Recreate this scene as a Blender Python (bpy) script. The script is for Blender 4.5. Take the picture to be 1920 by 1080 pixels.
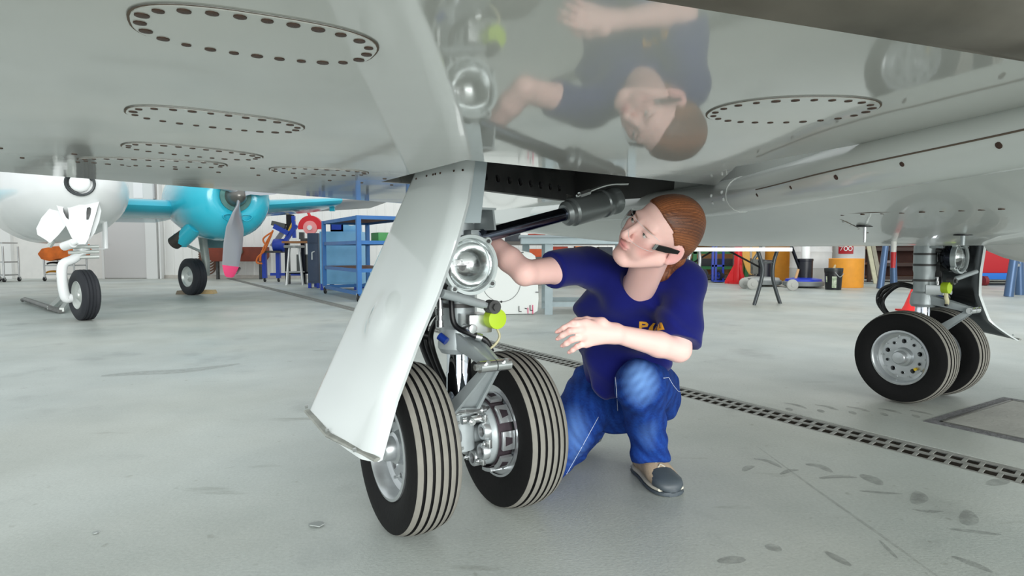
import bpy, bmesh, math, random
import numpy as np
from mathutils import Vector, Matrix
from mathutils.geometry import tessellate_polygon

random.seed(7)
PI = math.pi
for o in list(bpy.data.objects):
    bpy.data.objects.remove(o)
SC = bpy.context.scene
COL = SC.collection

# ------------------------------------------------------------------ camera
F, H, PITCH = 1170.0, 0.8273, 0.0606          # focal length in px of a 1920 px frame, eye height, downward tilt
cd = bpy.data.cameras.new('camera')
cd.sensor_width = 36.0
cd.lens = 36.0 * F / 1920.0
cd.clip_start = 0.05
cam = bpy.data.objects.new('camera', cd)
COL.objects.link(cam)
cam.location = (0, 0, H)
cam.rotation_euler = (PI / 2 - PITCH, 0, 0)
SC.camera = cam

# ------------------------------------------------------------------ light
wd = bpy.data.worlds.new('world')
SC.world = wd
wd.use_nodes = True
wd.node_tree.nodes['Background'].inputs[0].default_value = (0.91, 0.97, 0.98, 1)
wd.node_tree.nodes['Background'].inputs[1].default_value = 0.92


def area_light(name, loc, target, sx, sy, power, col=(1, 1, 1)):
    l = bpy.data.lights.new(name, 'AREA')
    l.shape = 'RECTANGLE'
    l.size, l.size_y, l.energy, l.color = sx, sy, power, col
    o = bpy.data.objects.new(name, l)
    COL.objects.link(o)
    o.location = loc
    o.rotation_euler = (Vector(target) - Vector(loc)).to_track_quat('-Z', 'Y').to_euler()
    return o


# daylight entering by the open hangar door behind the photographer
area_light('hangar_door_offscreen', (4.5, -9.0, 3.2), (0.8, 3.0, 0.6), 15, 6, 2450, (0.98, 1.0, 0.98))
SC.view_settings.view_transform = 'Standard'
SC.view_settings.look = 'None'
SC.view_settings.gamma = 1
SC.view_settings.use_curve_mapping = False
SC.view_settings.exposure = 0.22


# ------------------------------------------------------------------ pixel helpers (directions only)
def ray(x, y):
    a, b = (x - 960) / F, (540 - y) / F
    return (a, b * math.sin(PITCH) + math.cos(PITCH), b * math.cos(PITCH) - math.sin(PITCH))


def PZ(x, y, z=0.0):
    r = ray(x, y)
    k = (z - H) / r[2]
    return Vector((r[0] * k, r[1] * k, z))


def PY(x, y, Y):
    r = ray(x, y)
    k = Y / r[1]
    return Vector((r[0] * k, Y, H + r[2] * k))


# aircraft frame: s runs across (towards the far gear), t forward
GX, GY, GA = -0.1636, 1.907, 0.5645
US = Vector((math.cos(GA), math.sin(GA), 0))
UT = Vector((math.sin(GA), -math.cos(GA), 0))
TRACK = 2.898


def W(s, t, z):
    return Vector((GX, GY, 0)) + US * s + UT * t + Vector((0, 0, z))


def ST(P):
    d = Vector(P) - Vector((GX, GY, 0))
    return d.dot(US), d.dot(UT)


# ------------------------------------------------------------------ materials
def lin(c):
    return tuple(((v / 255) / 12.92 if v / 255 <= 0.04045 else ((v / 255 + 0.055) / 1.055) ** 2.4) for v in c)


MATS = {}


def mat(name, col, rough=0.5, metal=0.0, var=0.0, vscale=8.0, bump=0.0, bscale=60.0, coat=0.0, spec=0.5, col2=None,
        trans=0.0, emit=None):
    if name in MATS:
        return MATS[name]
    m = bpy.data.materials.new(name)
    m.use_nodes = True
    nt = m.node_tree
    b = nt.nodes['Principled BSDF']
    c = lin(col)
    b.inputs['Base Color'].default_value = (*c, 1)
    b.inputs['Roughness'].default_value = rough
    b.inputs['Metallic'].default_value = metal
    b.inputs['Specular IOR Level'].default_value = spec
    b.inputs['Coat Weight'].default_value = coat
    b.inputs['Coat Roughness'].default_value = 0.04
    if trans:
        b.inputs['Transmission Weight'].default_value = trans
    if emit:
        b.inputs['Emission Color'].default_value = (*lin(emit[0]), 1)
        b.inputs['Emission Strength'].default_value = emit[1]
    tc = None
    if var or col2 or bump:
        tc = nt.nodes.new('ShaderNodeTexCoord')
    if var or col2:
        n = nt.nodes.new('ShaderNodeTexNoise')
        n.inputs['Scale'].default_value = vscale
        n.inputs['Detail'].default_value = 6
        nt.links.new(tc.outputs['Object'], n.inputs['Vector'])
        r = nt.nodes.new('ShaderNodeValToRGB')
        r.color_ramp.elements[0].position = 0.32
        r.color_ramp.elements[1].position = 0.68
        if col2:
            r.color_ramp.elements[0].color = (*lin(col2), 1)
            r.color_ramp.elements[1].color = (*c, 1)
        else:
            r.color_ramp.elements[0].color = (*[max(0, v * (1 - var)) for v in c], 1)
            r.color_ramp.elements[1].color = (*[min(1, v * (1 + var)) for v in c], 1)
        nt.links.new(n.outputs['Fac'], r.inputs['Fac'])
        nt.links.new(r.outputs['Color'], b.inputs['Base Color'])
    if bump:
        n2 = nt.nodes.new('ShaderNodeTexNoise')
        n2.inputs['Scale'].default_value = bscale
        n2.inputs['Detail'].default_value = 4
        nt.links.new(tc.outputs['Object'], n2.inputs['Vector'])
        bp = nt.nodes.new('ShaderNodeBump')
        bp.inputs['Strength'].default_value = bump
        bp.inputs['Distance'].default_value = 0.01
        nt.links.new(n2.outputs['Fac'], bp.inputs['Height'])
        nt.links.new(bp.outputs['Normal'], b.inputs['Normal'])
    MATS[name] = m
    return m


# ------------------------------------------------------------------ mesh helpers
def frame(d, up=None):
    d = Vector(d).normalized()
    u = Vector(up) if up is not None else (Vector((0, 0, 1)) if abs(d.z) < 0.95 else Vector((1, 0, 0)))
    x = u.cross(d).normalized()
    return x, d.cross(x).normalized(), d


class MB:
    def __init__(self, xf=None):
        self.v, self.f, self.mi, self.xf, self.cur = [], [], [], xf, 0

    def add(self, vs, fs):
        n = len(self.v)
        for p in vs:
            self.v.append(self.xf(*p) if self.xf else Vector(p))
        for f in fs:
            self.f.append([i + n for i in f])
            self.mi.append(self.cur)
        return self

    def box(self, c, size, ax=None):
        ax = ax or (Vector((1, 0, 0)), Vector((0, 1, 0)), Vector((0, 0, 1)))
        c = Vector(c)
        h = [k / 2 for k in size]
        vs = [c + Vector(ax[0]) * (i * h[0]) + Vector(ax[1]) * (j * h[1]) + Vector(ax[2]) * (k * h[2])
              for k in (-1, 1) for j in (-1, 1) for i in (-1, 1)]
        return self.add(vs, [(0, 2, 3, 1), (4, 5, 7, 6), (0, 1, 5, 4), (2, 6, 7, 3), (0, 4, 6, 2), (1, 3, 7, 5)])

    def b2(self, lo, hi):
        return self.box([(a + b) / 2 for a, b in zip(lo, hi)], [abs(b - a) for a, b in zip(lo, hi)])

    def bar(self, p, q, w, h=None, up=None):
        p, q = Vector(p), Vector(q)
        return self.box((p + q) / 2, (w, h or w, (q - p).length), frame(q - p, up))

    def rings(self, rs, cap=True, closed=True):
        n = len(rs[0])
        vs = [p for r in rs for p in r]
        fs = []
        for k in range(len(rs) - 1):
            for i in range(n if closed else n - 1):
                j = (i + 1) % n
                fs.append((k * n + i, k * n + j, (k + 1) * n + j, (k + 1) * n + i))
        if cap:
            fs.append(tuple(range(n))[::-1])
            fs.append(tuple(range((len(rs) - 1) * n, len(rs) * n)))
        return self.add(vs, fs)

    def tube(self, pts, r, seg=10, cap=True, ell=1.0, up=None):
        pts = [Vector(p) for p in pts]
        n = len(pts)
        rr = r if isinstance(r, (list, tuple)) else [r] * n
        rs = []
        px = None
        for i in range(n):
            d = (pts[min(i + 1, n - 1)] - pts[max(i - 1, 0)])
            x, y, _ = frame(d, up)
            if px is not None and up is None:
                x2 = px - d.normalized() * px.dot(d.normalized())
                if x2.length > 1e-5:
                    x = x2.normalized()
                    y = d.normalized().cross(x)
            px = x
            rs.append([pts[i] + x * (rr[i] * math.cos(2 * PI * k / seg)) + y * (rr[i] * ell * math.sin(2 * PI * k / seg))
                       for k in range(seg)])
        return self.rings(rs, cap)

    def cyl(self, p, q, r, r2=None, seg=16, cap=True):
        return self.tube([p, q], [r, r if r2 is None else r2], seg, cap)

    def lathe(self, o, d, prof, seg=32, cap=False):
        """prof: (radius, distance along d)"""
        x, y, z = frame(d)
        o = Vector(o)
        rs = [[o + z * a + x * (r * math.cos(2 * PI * k / seg)) + y * (r * math.sin(2 * PI * k / seg)) for k in range(seg)]
              for r, a in prof]
        return self.rings(rs, cap)

    def prism(self, outline, o, ax, ay, thick):
        """2-D outline extruded by thick along ax x ay"""
        o, ax, ay = Vector(o), Vector(ax), Vector(ay)
        az = ax.cross(ay).normalized() * thick
        a = [o + ax * u + ay * v for u, v in outline]
        return self.rings([a, [p + az for p in a]])

    def ball(self, c, r, seg=14, rings=9, ax=None):
        c = Vector(c)
        r = r if isinstance(r, (list, tuple)) else (r, r, r)
        ax = ax or (Vector((1, 0, 0)), Vector((0, 1, 0)), Vector((0, 0, 1)))
        rs = []
        for k in range(rings + 1):
            th = PI * (0.02 + 0.96 * k / rings)
            rs.append([c + ax[0] * (r[0] * math.sin(th) * math.cos(2 * PI * i / seg)) +
                       ax[1] * (r[1] * math.sin(th) * math.sin(2 * PI * i / seg)) + ax[2] * (-r[2] * math.cos(th))
                       for i in range(seg)])
        return self.rings(rs)

    def build(self, name, m, parent=None, smooth=True, angle=38, bevel=0.0, origin=None):
        me = bpy.data.meshes.new(name)
        o = bpy.data.objects.new(name, me)
        COL.objects.link(o)
        off = Vector((0, 0, 0))
        if parent is not None:
            o.parent = parent
            off = wloc(parent)
        loc = Vector(origin) if origin is not None else (off if parent is not None else self.base())
        o.location = loc - off
        me.from_pydata([tuple(p - loc) for p in self.v], [], self.f)
        for mm in (m if isinstance(m, (list, tuple)) else [m]):
            me.materials.append(mm)
        if isinstance(m, (list, tuple)):
            me.polygons.foreach_set('material_index', self.mi)
        bm = bmesh.new()
        bm.from_mesh(me)
        bmesh.ops.recalc_face_normals(bm, faces=bm.faces)
        if bevel:
            bmesh.ops.bevel(bm, geom=[e for e in bm.edges if len(e.link_faces) == 2 and e.calc_face_angle() > 0.6],
                            offset=bevel, segments=2, affect='EDGES', profile=0.7)
        bm.to_mesh(me)
        bm.free()
        if smooth:
            me.polygons.foreach_set('use_smooth', [True] * len(me.polygons))
            me.set_sharp_from_angle(angle=math.radians(angle))
        me.update()
        return o

    def base(self):
        xs, ys, zs = [p.x for p in self.v], [p.y for p in self.v], [p.z for p in self.v]
        return Vector(((min(xs) + max(xs)) / 2, (min(ys) + max(ys)) / 2, min(zs)))


def wloc(o):
    p = o.location.copy()
    while o.parent is not None:
        o = o.parent
        p += o.location
    return p


def tag(o, label=None, cat=None, group=None, kind=None):
    for k, v in (('label', label), ('category', cat), ('group', group), ('kind', kind)):
        if v:
            o[k] = v
    return o


def thing(name, loc, label, cat, group=None):
    o = bpy.data.objects.new(name, None)
    o.empty_display_size = 0.1
    COL.objects.link(o)
    o.location = loc
    return tag(o, label, cat, group)


def share(o, name, parent, loc=None, rot=None, scale=None):
    """copy of a mesh object that shares its mesh data"""
    c = o.copy()
    c.name = name
    COL.objects.link(c)
    c.parent = parent
    if loc is not None:
        c.location = Vector(loc) - (wloc(parent) if parent else Vector((0, 0, 0)))
    if rot is not None:
        c.rotation_euler = rot
    return c


def smoothpath(pts, n=8):
    """Catmull-Rom through the points"""
    P = [Vector(p) for p in pts]
    P = [P[0] * 2 - P[1]] + P + [P[-1] * 2 - P[-2]]
    out = []
    for i in range(1, len(P) - 2):
        for k in range(n):
            t = k / n
            a, b, c, d = P[i - 1], P[i], P[i + 1], P[i + 2]
            out.append(0.5 * ((2 * b) + (c - a) * t + (2 * a - 5 * b + 4 * c - d) * t * t + (3 * b - a - 3 * c + d) * t ** 3))
    out.append(P[-2])
    return out


def tess(outer, holes=()):
    polys = [[Vector((x, y, 0)) for x, y in outer]] + [[Vector((x, y, 0)) for x, y in h] for h in holes]
    return [p for poly in polys for p in poly], tessellate_polygon(polys)
# ================================================================== setting
def concrete():
    m = bpy.data.materials.new('concrete')
    m.use_nodes = True
    nt = m.node_tree
    N = nt.nodes.new
    L = nt.links.new
    b = nt.nodes['Principled BSDF']
    tc = N('ShaderNodeTexCoord')

    def noise(scale, detail=6, sx=1, sy=1, rot=0.0, rough=0.55):
        mp = N('ShaderNodeMapping')
        mp.inputs['Scale'].default_value = (sx, sy, 1)
        mp.inputs['Rotation'].default_value = (0, 0, rot)
        L(tc.outputs['Object'], mp.inputs['Vector'])
        n = N('ShaderNodeTexNoise')
        n.inputs['Scale'].default_value = scale
        n.inputs['Detail'].default_value = detail
        n.inputs['Roughness'].default_value = rough
        L(mp.outputs['Vector'], n.inputs['Vector'])
        return n.outputs['Fac']

    def ramp(f, p0, c0, p1, c1):
        r = N('ShaderNodeValToRGB')
        r.color_ramp.elements[0].position = p0
        r.color_ramp.elements[0].color = (*c0, 1)
        r.color_ramp.elements[1].position = p1
        r.color_ramp.elements[1].color = (*c1, 1)
        L(f, r.inputs['Fac'])
        return r.outputs['Color']

    def mul(a, c):
        x = N('ShaderNodeMix')
        x.data_type = 'RGBA'
        x.blend_type = 'MULTIPLY'
        x.inputs[0].default_value = 1
        L(a, x.inputs[6])
        L(c, x.inputs[7])
        return x.outputs[2]
    base = ramp(noise(0.9, 7), 0.3, lin((160, 167, 163)), 0.7, lin((190, 196, 192)))
    warm = ramp(noise(0.35, 3), 0.42, (1, 1, 1), 0.66, (0.98, 0.93, 0.86))
    stain = ramp(noise(1.6, 8, 1, 1, 0.4), 0.28, (0.74, 0.74, 0.75), 0.42, (1, 1, 1))
    scuff = ramp(noise(5.5, 3, 0.35, 1.6, -0.57), 0.24, (0.70, 0.69, 0.67), 0.34, (1, 1, 1))
    spot = ramp(noise(19, 2), 0.24, (0.78, 0.77, 0.75), 0.32, (1, 1, 1))
    fine = ramp(noise(90, 3), 0.3, (0.9, 0.9, 0.9), 0.7, (1.04, 1.04, 1.04))
    c = mul(mul(mul(mul(mul(base, warm), stain), scuff), spot), fine)
    L(c, b.inputs['Base Color'])
    rr = ramp(noise(1.2, 5), 0.3, (0.34,) * 3, 0.7, (0.55,) * 3)
    L(rr, b.inputs['Roughness'])
    bp = N('ShaderNodeBump')
    bp.inputs['Strength'].default_value = 0.12
    bp.inputs['Distance'].default_value = 0.01
    L(noise(120, 4), bp.inputs['Height'])
    L(bp.outputs['Normal'], b.inputs['Normal'])
    return m


M_conc = concrete()
BACK = 18.3
DS0, DS1 = 1.80, 2.00           # the trench drain, parallel to the aircraft
FX0, FX1, FY0 = -26.0, 26.0, -12.0


def fslab(name, s0, s1):
    """strip of floor between two lines parallel to the drain, cut at the room's outline"""
    poly = [Vector((FX0, FY0, 0)), Vector((FX1, FY0, 0)), Vector((FX1, BACK + .3, 0)), Vector((FX0, BACK + .3, 0))]

    def clip(poly, lim, sg):
        out = []
        for i, a in enumerate(poly):
            b = poly[(i + 1) % len(poly)]
            da, db = sg * (ST(a)[0] - lim), sg * (ST(b)[0] - lim)
            if da >= 0:
                out.append(a)
            if da * db < 0:
                out.append(a + (b - a) * (da / (da - db)))
        return out
    if s0 is not None:
        poly = clip(poly, s0, 1)
    if s1 is not None:
        poly = clip(poly, s1, -1)
    mb = MB()
    mb.rings([[p - Vector((0, 0, .2)) for p in poly], poly])
    return mb


mbf = fslab('floor', None, DS0)
m2 = fslab('floor', DS1, None)
mbf.add(m2.v, m2.f)
floor = tag(mbf.build('floor', M_conc, smooth=False, origin=(0, 0, 0)), 'worn grey concrete hangar floor with scuffs and stains', 'floor', kind='structure')
# scuffs, tyre smears and a damp patch on the slab
def smearmat(name, col, al):
    m = bpy.data.materials.new(name)
    m.use_nodes = True
    nt = m.node_tree
    b = nt.nodes['Principled BSDF']
    b.inputs['Base Color'].default_value = (*lin(col), 1)
    b.inputs['Roughness'].default_value = .8
    tc = nt.nodes.new('ShaderNodeTexCoord')
    n = nt.nodes.new('ShaderNodeTexNoise')
    n.inputs['Scale'].default_value = 26
    r = nt.nodes.new('ShaderNodeMapRange')
    r.inputs[1].default_value, r.inputs[2].default_value = .32, .72
    r.inputs[3].default_value, r.inputs[4].default_value = al * .35, al
    nt.links.new(tc.outputs['Object'], n.inputs['Vector'])
    nt.links.new(n.outputs['Fac'], r.inputs[0])
    nt.links.new(r.outputs[0], b.inputs['Alpha'])
    return m


M_smear = smearmat('rubber_smear', (96, 98, 95), .34)
M_damp = smearmat('damp_patch', (112, 110, 106), .22)


def smear(pts, w, m=None, name='scuff_mark'):
    P = smoothpath([PZ(*p) for p in pts], 6)
    L, R_ = [], []
    n = len(P)
    for i, p in enumerate(P):
        d = (P[min(i + 1, n - 1)] - P[max(i - 1, 0)])
        sdv = Vector((-d.y, d.x, 0)).normalized() * (w * math.sin(PI * (.04 + .92 * i / (n - 1))) ** .6 / 2)
        L.append(p + sdv + Vector((0, 0, .0012)))
        R_.append(p - sdv + Vector((0, 0, .0012)))
    MB().rings([L, R_], cap=False, closed=False).build(name, m or M_smear, floor, smooth=False)


def z8(x, y):
    return (1160 + x / 2.526, 700 + y / 2.526)


for pts, w in (([(640, 405), (710, 418), (772, 448)], .028), ([(885, 432), (950, 440), (1010, 470)], .04), ([(1150, 480), (1195, 500), (1240, 530)], .06), ([(950, 498), (1040, 490), (1130, 495)], .03),
               ([(765, 480), (810, 462), (852, 458)], .025), ([(590, 465), (612, 448), (640, 440)], .03), ([(1140, 558), (1240, 566), (1345, 572)], .02), ([(1420, 560), (1425, 590), (1400, 620)], .05),
               ([(1390, 645), (1460, 655), (1540, 655)], .02), ([(1655, 650), (1660, 690), (1640, 718)], .05), ([(1565, 738), (1690, 752), (1812, 765)], .024), ([(700, 812), (730, 826), (762, 845)], .045),
               ([(980, 845), (1040, 880), (1100, 915)], .03), ([(1235, 792), (1280, 838), (1322, 880)], .012), ([(470, 895), (540, 885), (600, 880)], .04), ([(1750, 530), (1800, 515), (1840, 505)], .05), ([(1580, 868), (1680, 905), (1770, 945)], .03)):
    smear([z8(*p) for p in pts], w)
smear([(1420, 838), (1540, 925), (1660, 1010), (1790, 1105)], .012, M_damp, 'floor_joint')
for k in range(5):
    x0 = 780 + k * 150
    smear([z8(x0, 140 + k * 9), z8(x0 + 60, 150 + k * 9), z8(x0 + 110, 168 + k * 8)], .035)
    smear([z8(x0 + 10, 170 + k * 8), z8(x0 + 45, 172 + k * 8)], .07)
smear([(190, 705), (260, 700), (350, 695), (450, 682)], .16, M_damp, 'damp_patch')
for (px, py), nm in (((594, 985), 'large'), ((180, 1000), 'tiny')):
    k = 1 if nm == 'large' else .35
    P0 = PZ(px, py)
    pts = [P0 + Vector((.03 * k * math.cos(a) * random.uniform(.6, 1.2), .022 * k * math.sin(a) * random.uniform(.6, 1.2), .004 * k * random.random() + .001)) for a in np.linspace(0, 2 * PI, 9)[:-1]]
    mb = MB().rings([pts, [p + Vector((0, 0, .003)) for p in pts]])
    tag(mb.build('paint_flake', mat('flake', (150, 156, 154) if nm == 'large' else (226, 226, 220), .7)), '%s curled flake lying on the bare concrete' % nm, 'flake')

# trench drain
M_iron = mat('drain_iron', (142, 143, 138), 0.6, 0.2, var=0.18, vscale=14, bump=0.2)
M_dark = mat('drain_dirt', (82, 76, 68), 0.9, var=.2)
T0, T1 = -20.6, 2.6
drain = thing('trench_drain', W((DS0 + DS1) / 2, 0, -0.22), 'long cast iron trench drain grating set in the concrete floor', 'drain')
ax = (US, UT, Vector((0, 0, 1)))
mb = MB()
mb.box(W((DS0 + DS1) / 2, (T0 + T1) / 2, -.215), (DS1 - DS0, T1 - T0, .01), ax)
for s in (DS0 + .004, DS1 - .004):
    mb.box(W(s, (T0 + T1) / 2, -.12), (.008, T1 - T0, .2), ax)
mb.build('channel', M_dark, drain)
for s, w in ((DS0 + .014, .024), ((DS0 + DS1) / 2, .018), (DS1 - .014, .024)):
    MB().box(W(s, (T0 + T1) / 2, -.006), (w, T1 - T0, .006), ax).build('grate_rail', M_iron, drain)
pitch = 0.058
tmpl = None
slots = []
t = 2.2
while t > T0:
    for k, sc in enumerate(((DS0 + .026 + 1.9) / 2, (DS1 - .026 + 1.9) / 2)):
        slots.append((sc, t + k * pitch * 0.5))
    t -= pitch
sd = (US - UT * 0.2).normalized()
axb = (sd, Vector((-sd.y, sd.x, 0)), Vector((0, 0, 1)))
vis = [q for q in slots if q[1] < 1.15]
for sc, t in vis[:300]:
    if tmpl is None:
        tmpl = MB().box(W(sc, t, -.007), (.092, .015, .004), axb).build('grate_bar', M_iron, drain, origin=W(sc, t, 0))
    else:
        share(tmpl, 'grate_bar', drain, W(sc, t, 0))
mb = MB()
for sc, t in vis[300:] + [q for q in slots if q[1] >= 1.15]:
    mb.box(W(sc, t, -.007), (.092, .015, .004), axb)
tag(mb.build('grate_bars', M_iron, drain, smooth=False), kind='stuff')

# concrete hatch with a rough edge, set in the floor
M_hatch = mat('hatch_slab', (158, 158, 152), 0.7, var=0.12, vscale=5, bump=0.25, bscale=50)
M_hedge = mat('hatch_edge', (104, 104, 106), 0.8, var=0.3, vscale=40, bump=0.6, bscale=90)
hs0, hs1, ht0, ht1 = 2.44, 3.26, 0.30, 1.12
hatch = thing('floor_hatch', W((hs0 + hs1) / 2, (ht0 + ht1) / 2, 0), 'square concrete floor hatch with dark rough border by the far wheels', 'hatch')
mb = MB()
for a, b, c, d in ((hs0, hs1, ht0 - .05, ht0), (hs0, hs1, ht1, ht1 + .05), (hs0 - .05, hs0, ht0 - .05, ht1 + .05), (hs1, hs1 + .05, ht0 - .05, ht1 + .05)):
    mb.box(W((a + b) / 2, (c + d) / 2, 0), (b - a, d - c, .006), ax)
mb.build('border', M_hedge, hatch)
mb = MB()
for a, b, c, d in ((hs0, hs1, ht0, ht0 + .012), (hs0, hs1, ht1 - .012, ht1), (hs0, hs0 + .012, ht0, ht1), (hs1 - .012, hs1, ht0, ht1)):
    mb.box(W((a + b) / 2, (c + d) / 2, 0), (b - a, d - c, .012), ax)
mb.build('steel_frame', mat('hatch_steel', (120, 120, 116), 0.5, 0.6), hatch)
MB().box(W((hs0 + hs1) / 2, (ht0 + ht1) / 2, 0), (hs1 - hs0 - .03, ht1 - ht0 - .03, .008), ax).build('slab', M_hatch, hatch)
MB().lathe(W(hs0 + .2, ht0 + .4, .004), (0, 0, 1), [(.012, 0), (.02, 0), (.02, .004), (.012, .004), (.012, 0)], 16).build('lifting_eye', M_dark, hatch)

# back wall in ribbed white siding
M_wall = mat('siding', (238, 237, 234), 0.5, var=0.03, vscale=0.8)
mb = MB()
prof = []
x = FX0
while x < FX1:
    prof += [(x, 0), (x + .19, 0), (x + .205, -.03), (x + .245, -.03), (x + .26, 0)]
    x += .26
lo = [Vector((a, BACK + b, 0)) for a, b in prof]
mb.rings([lo, [p + Vector((0, 0, 7.5)) for p in lo]], cap=False, closed=False)
wall = tag(mb.build('wall_back', M_wall, smooth=False, origin=(0, BACK, 0)), 'white ribbed metal siding of the hangar back wall', 'wall', kind='structure')
M_trimw = mat('wall_trim', (226, 226, 224), 0.5)
mb = MB().b2((FX0, BACK - .05, 0), (FX1, BACK - .001, .10))
tag(mb.build('baseboard_back', mat('kick', (196, 190, 182), 0.6, var=.1), smooth=False), 'pale kick strip along the foot of the back wall', 'baseboard', kind='structure')


def wx(px, Y=BACK):
    return (px - 960) / F * Y * 1.0


def wz(py, Y=BACK):
    return PY(960, py, Y).z


# flat lined section of wall around the door, left
mb = MB().b2((wx(-60), BACK - .12, 0), (wx(296), BACK - .04, 3.4))
tag(mb.build('wall_lining', mat('lining', (228, 226, 222), 0.55, var=.02), smooth=False), 'smooth white lining panel on the wall around the grey door', 'wall', kind='structure')
for i, (a, b) in enumerate(((16, 34), (284, 304), (308, 311))):
    tag(MB().b2((wx(a), BACK - .24, 0), (wx(b), BACK - .1, 2.15 if i == 1 else 3.6)).build('trim_%d' % (i + 1), M_trimw, smooth=False), 'white vertical corner trim on the back wall', 'trim', kind='structure')
d1 = thing('door_1', (wx(242), BACK - .13, 0), 'pale grey flush door in the lined part of the back wall', 'door')
d1['kind'] = 'structure'
MB().b2((wx(203), BACK - .17, .02), (wx(281), BACK - .12, 2.2)).build('door_leaf', mat('doorgrey', (205, 203, 202), 0.5), d1, bevel=.004)
mb = MB()
mb.b2((wx(199), BACK - .18, 0), (wx(203), BACK - .11, 2.26)).b2((wx(281), BACK - .18, 0), (wx(285), BACK - .11, 2.26)).b2((wx(199), BACK - .18, 2.2), (wx(285), BACK - .11, 2.26))
mb.build('door_frame', M_trimw, d1)
mb = MB().cyl((wx(209), BACK - .17, 1.02), (wx(209), BACK - .23, 1.02), .02).bar((wx(207), BACK - .23, 1.02), (wx(213), BACK - .23, 1.02), .025)
mb.build('door_handle', mat('chrome', (215, 215, 215), 0.2, 1.0), d1)
nb = thing('notice_board', (wx(265), BACK - .13, wz(374)), 'pale framed board on the wall above the grey door', 'board')
MB().b2((wx(236), BACK - .16, wz(374)), (wx(299), BACK - .12, wz(340))).build('backing', mat('boardgrey', (222, 226, 226), .5), nb)
mb = MB()
mb.b2((wx(262), BACK - .175, wz(372)), (wx(279), BACK - .155, wz(344)))
mb.build('sheet', mat('sheet', (240, 242, 244), .5), nb)
mb = MB()
for a, b, c, d in ((234, 301, 376, 374), (234, 237, 376, 338), (298, 301, 376, 338)):
    mb.b2((wx(a), BACK - .18, wz(c)), (wx(b), BACK - .12, wz(d)))
mb.build('board_frame', mat('framegrey', (186, 188, 190), .5), nb)
# ================================================================== the jet overhead
WH = 1.03


def PS(x, y, s):
    r = Vector(ray(x, y))
    k = (s + GX * US.x + GY * US.y) / r.dot(US)
    return Vector((0, 0, H)) + r * k


def PT(x, y, t):
    r = Vector(ray(x, y))
    k = (t + GX * UT.x + GY * UT.y) / r.dot(UT)
    return Vector((0, 0, H)) + r * k


def skinmat(name, col, rough=0.06, wav=0.006):
    m = mat(name, col, rough, coat=0.35, spec=0.5, var=0.03, vscale=1.5)
    nt = m.node_tree
    n = nt.nodes.new('ShaderNodeTexNoise')
    n.inputs['Scale'].default_value = 3.0
    n.inputs['Detail'].default_value = 2
    tc = nt.nodes.new('ShaderNodeTexCoord')
    mp = nt.nodes.new('ShaderNodeMapping')
    mp.inputs['Rotation'].default_value = (0, 0, -GA)
    mp.inputs['Scale'].default_value = (0.5, 2.0, 1)
    nt.links.new(tc.outputs['Object'], mp.inputs['Vector'])
    nt.links.new(mp.outputs['Vector'], n.inputs['Vector'])
    b = nt.nodes.new('ShaderNodeBump')
    b.inputs['Strength'].default_value = wav
    b.inputs['Distance'].default_value = 0.1
    nt.links.new(n.outputs['Fac'], b.inputs['Height'])
    nt.links.new(b.outputs['Normal'], nt.nodes['Principled BSDF'].inputs['Normal'])
    return m


M_skin = skinmat('wing_paint', (190, 191, 186))
M_belly = skinmat('belly_paint', (204, 208, 205), 0.26)
M_door = skinmat('door_paint', (214, 220, 220), 0.10, 0.01)
M_polish = mat('polished_edge', (132, 124, 116), 0.14, 1.0, var=.4, vscale=6)
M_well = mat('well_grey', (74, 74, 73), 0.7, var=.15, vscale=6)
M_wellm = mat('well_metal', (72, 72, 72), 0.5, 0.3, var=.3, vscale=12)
M_screw = mat('screw_head', (74, 54, 44), 0.5, 0.4, var=.3, vscale=40)
M_seam = mat('seam', (98, 84, 72), 0.8)
M_rub = mat('tyre_rubber', (12, 12, 13), 0.75, bump=.1, bscale=80, spec=.3)
M_rib = mat('tread_rib', (124, 122, 115), 0.85, var=.06, vscale=30, spec=.2)
M_alu = mat('wheel_alloy', (196, 200, 202), 0.32, 0.75, var=.06, vscale=20)
M_chrome = mat('oleo_chrome', (225, 230, 238), 0.06, 1.0)
M_paintg = mat('gear_grey', (166, 174, 176), 0.35, 0.25, var=.06, vscale=15)
M_steel = mat('bright_steel', (205, 208, 208), 0.22, 0.9)
M_hose = mat('black_hose', (16, 17, 20), 0.45)
M_rodb = mat('rod_black', (34, 36, 44), 0.12, 0.9)
M_rodc = mat('rod_dark_chrome', (104, 110, 126), 0.16, 1.0)
M_hole = mat('hole_black', (10, 10, 11), 0.8)

jet = thing('jet_aircraft', W(TRACK / 2, 0, 0), 'pale grey jet aircraft overhead with glossy wing, belly and twin-wheeled landing gear', 'aircraft')


def le(s):
    return 1.327 + 0.21 * (s + 0.498)


wing_out = [(-2.8, le(-2.8)), (0.22, le(0.22)), (0.274, 1.307), (0.395, 0.698), (0.716, 0.37), (-0.21, 0.445),
            (-0.21, -0.10), (0.05, -0.10), (0.643, -0.347), (0.80, -0.45), (0.75, -1.10), (0.122, -0.846), (-1.13, -0.389), (-2.8, 0.22)]


def wing(xf):
    vs, tris = tess(wing_out)
    n = len(vs)
    mb = MB(xf)
    low = [(p.x, p.y, WH) for p in vs]
    # trailing part thins out
    top = [(p.x, p.y, WH + (0.03 if p.y < -0.3 else 0.20)) for p in vs]
    fs = [tuple(t) for t in tris] + [tuple(i + n for i in t)[::-1] for t in tris]
    for i in range(n):
        j = (i + 1) % n
        fs.append((i, j, n + j, n + i))
    mb.add(low + top, fs)
    return mb


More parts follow.
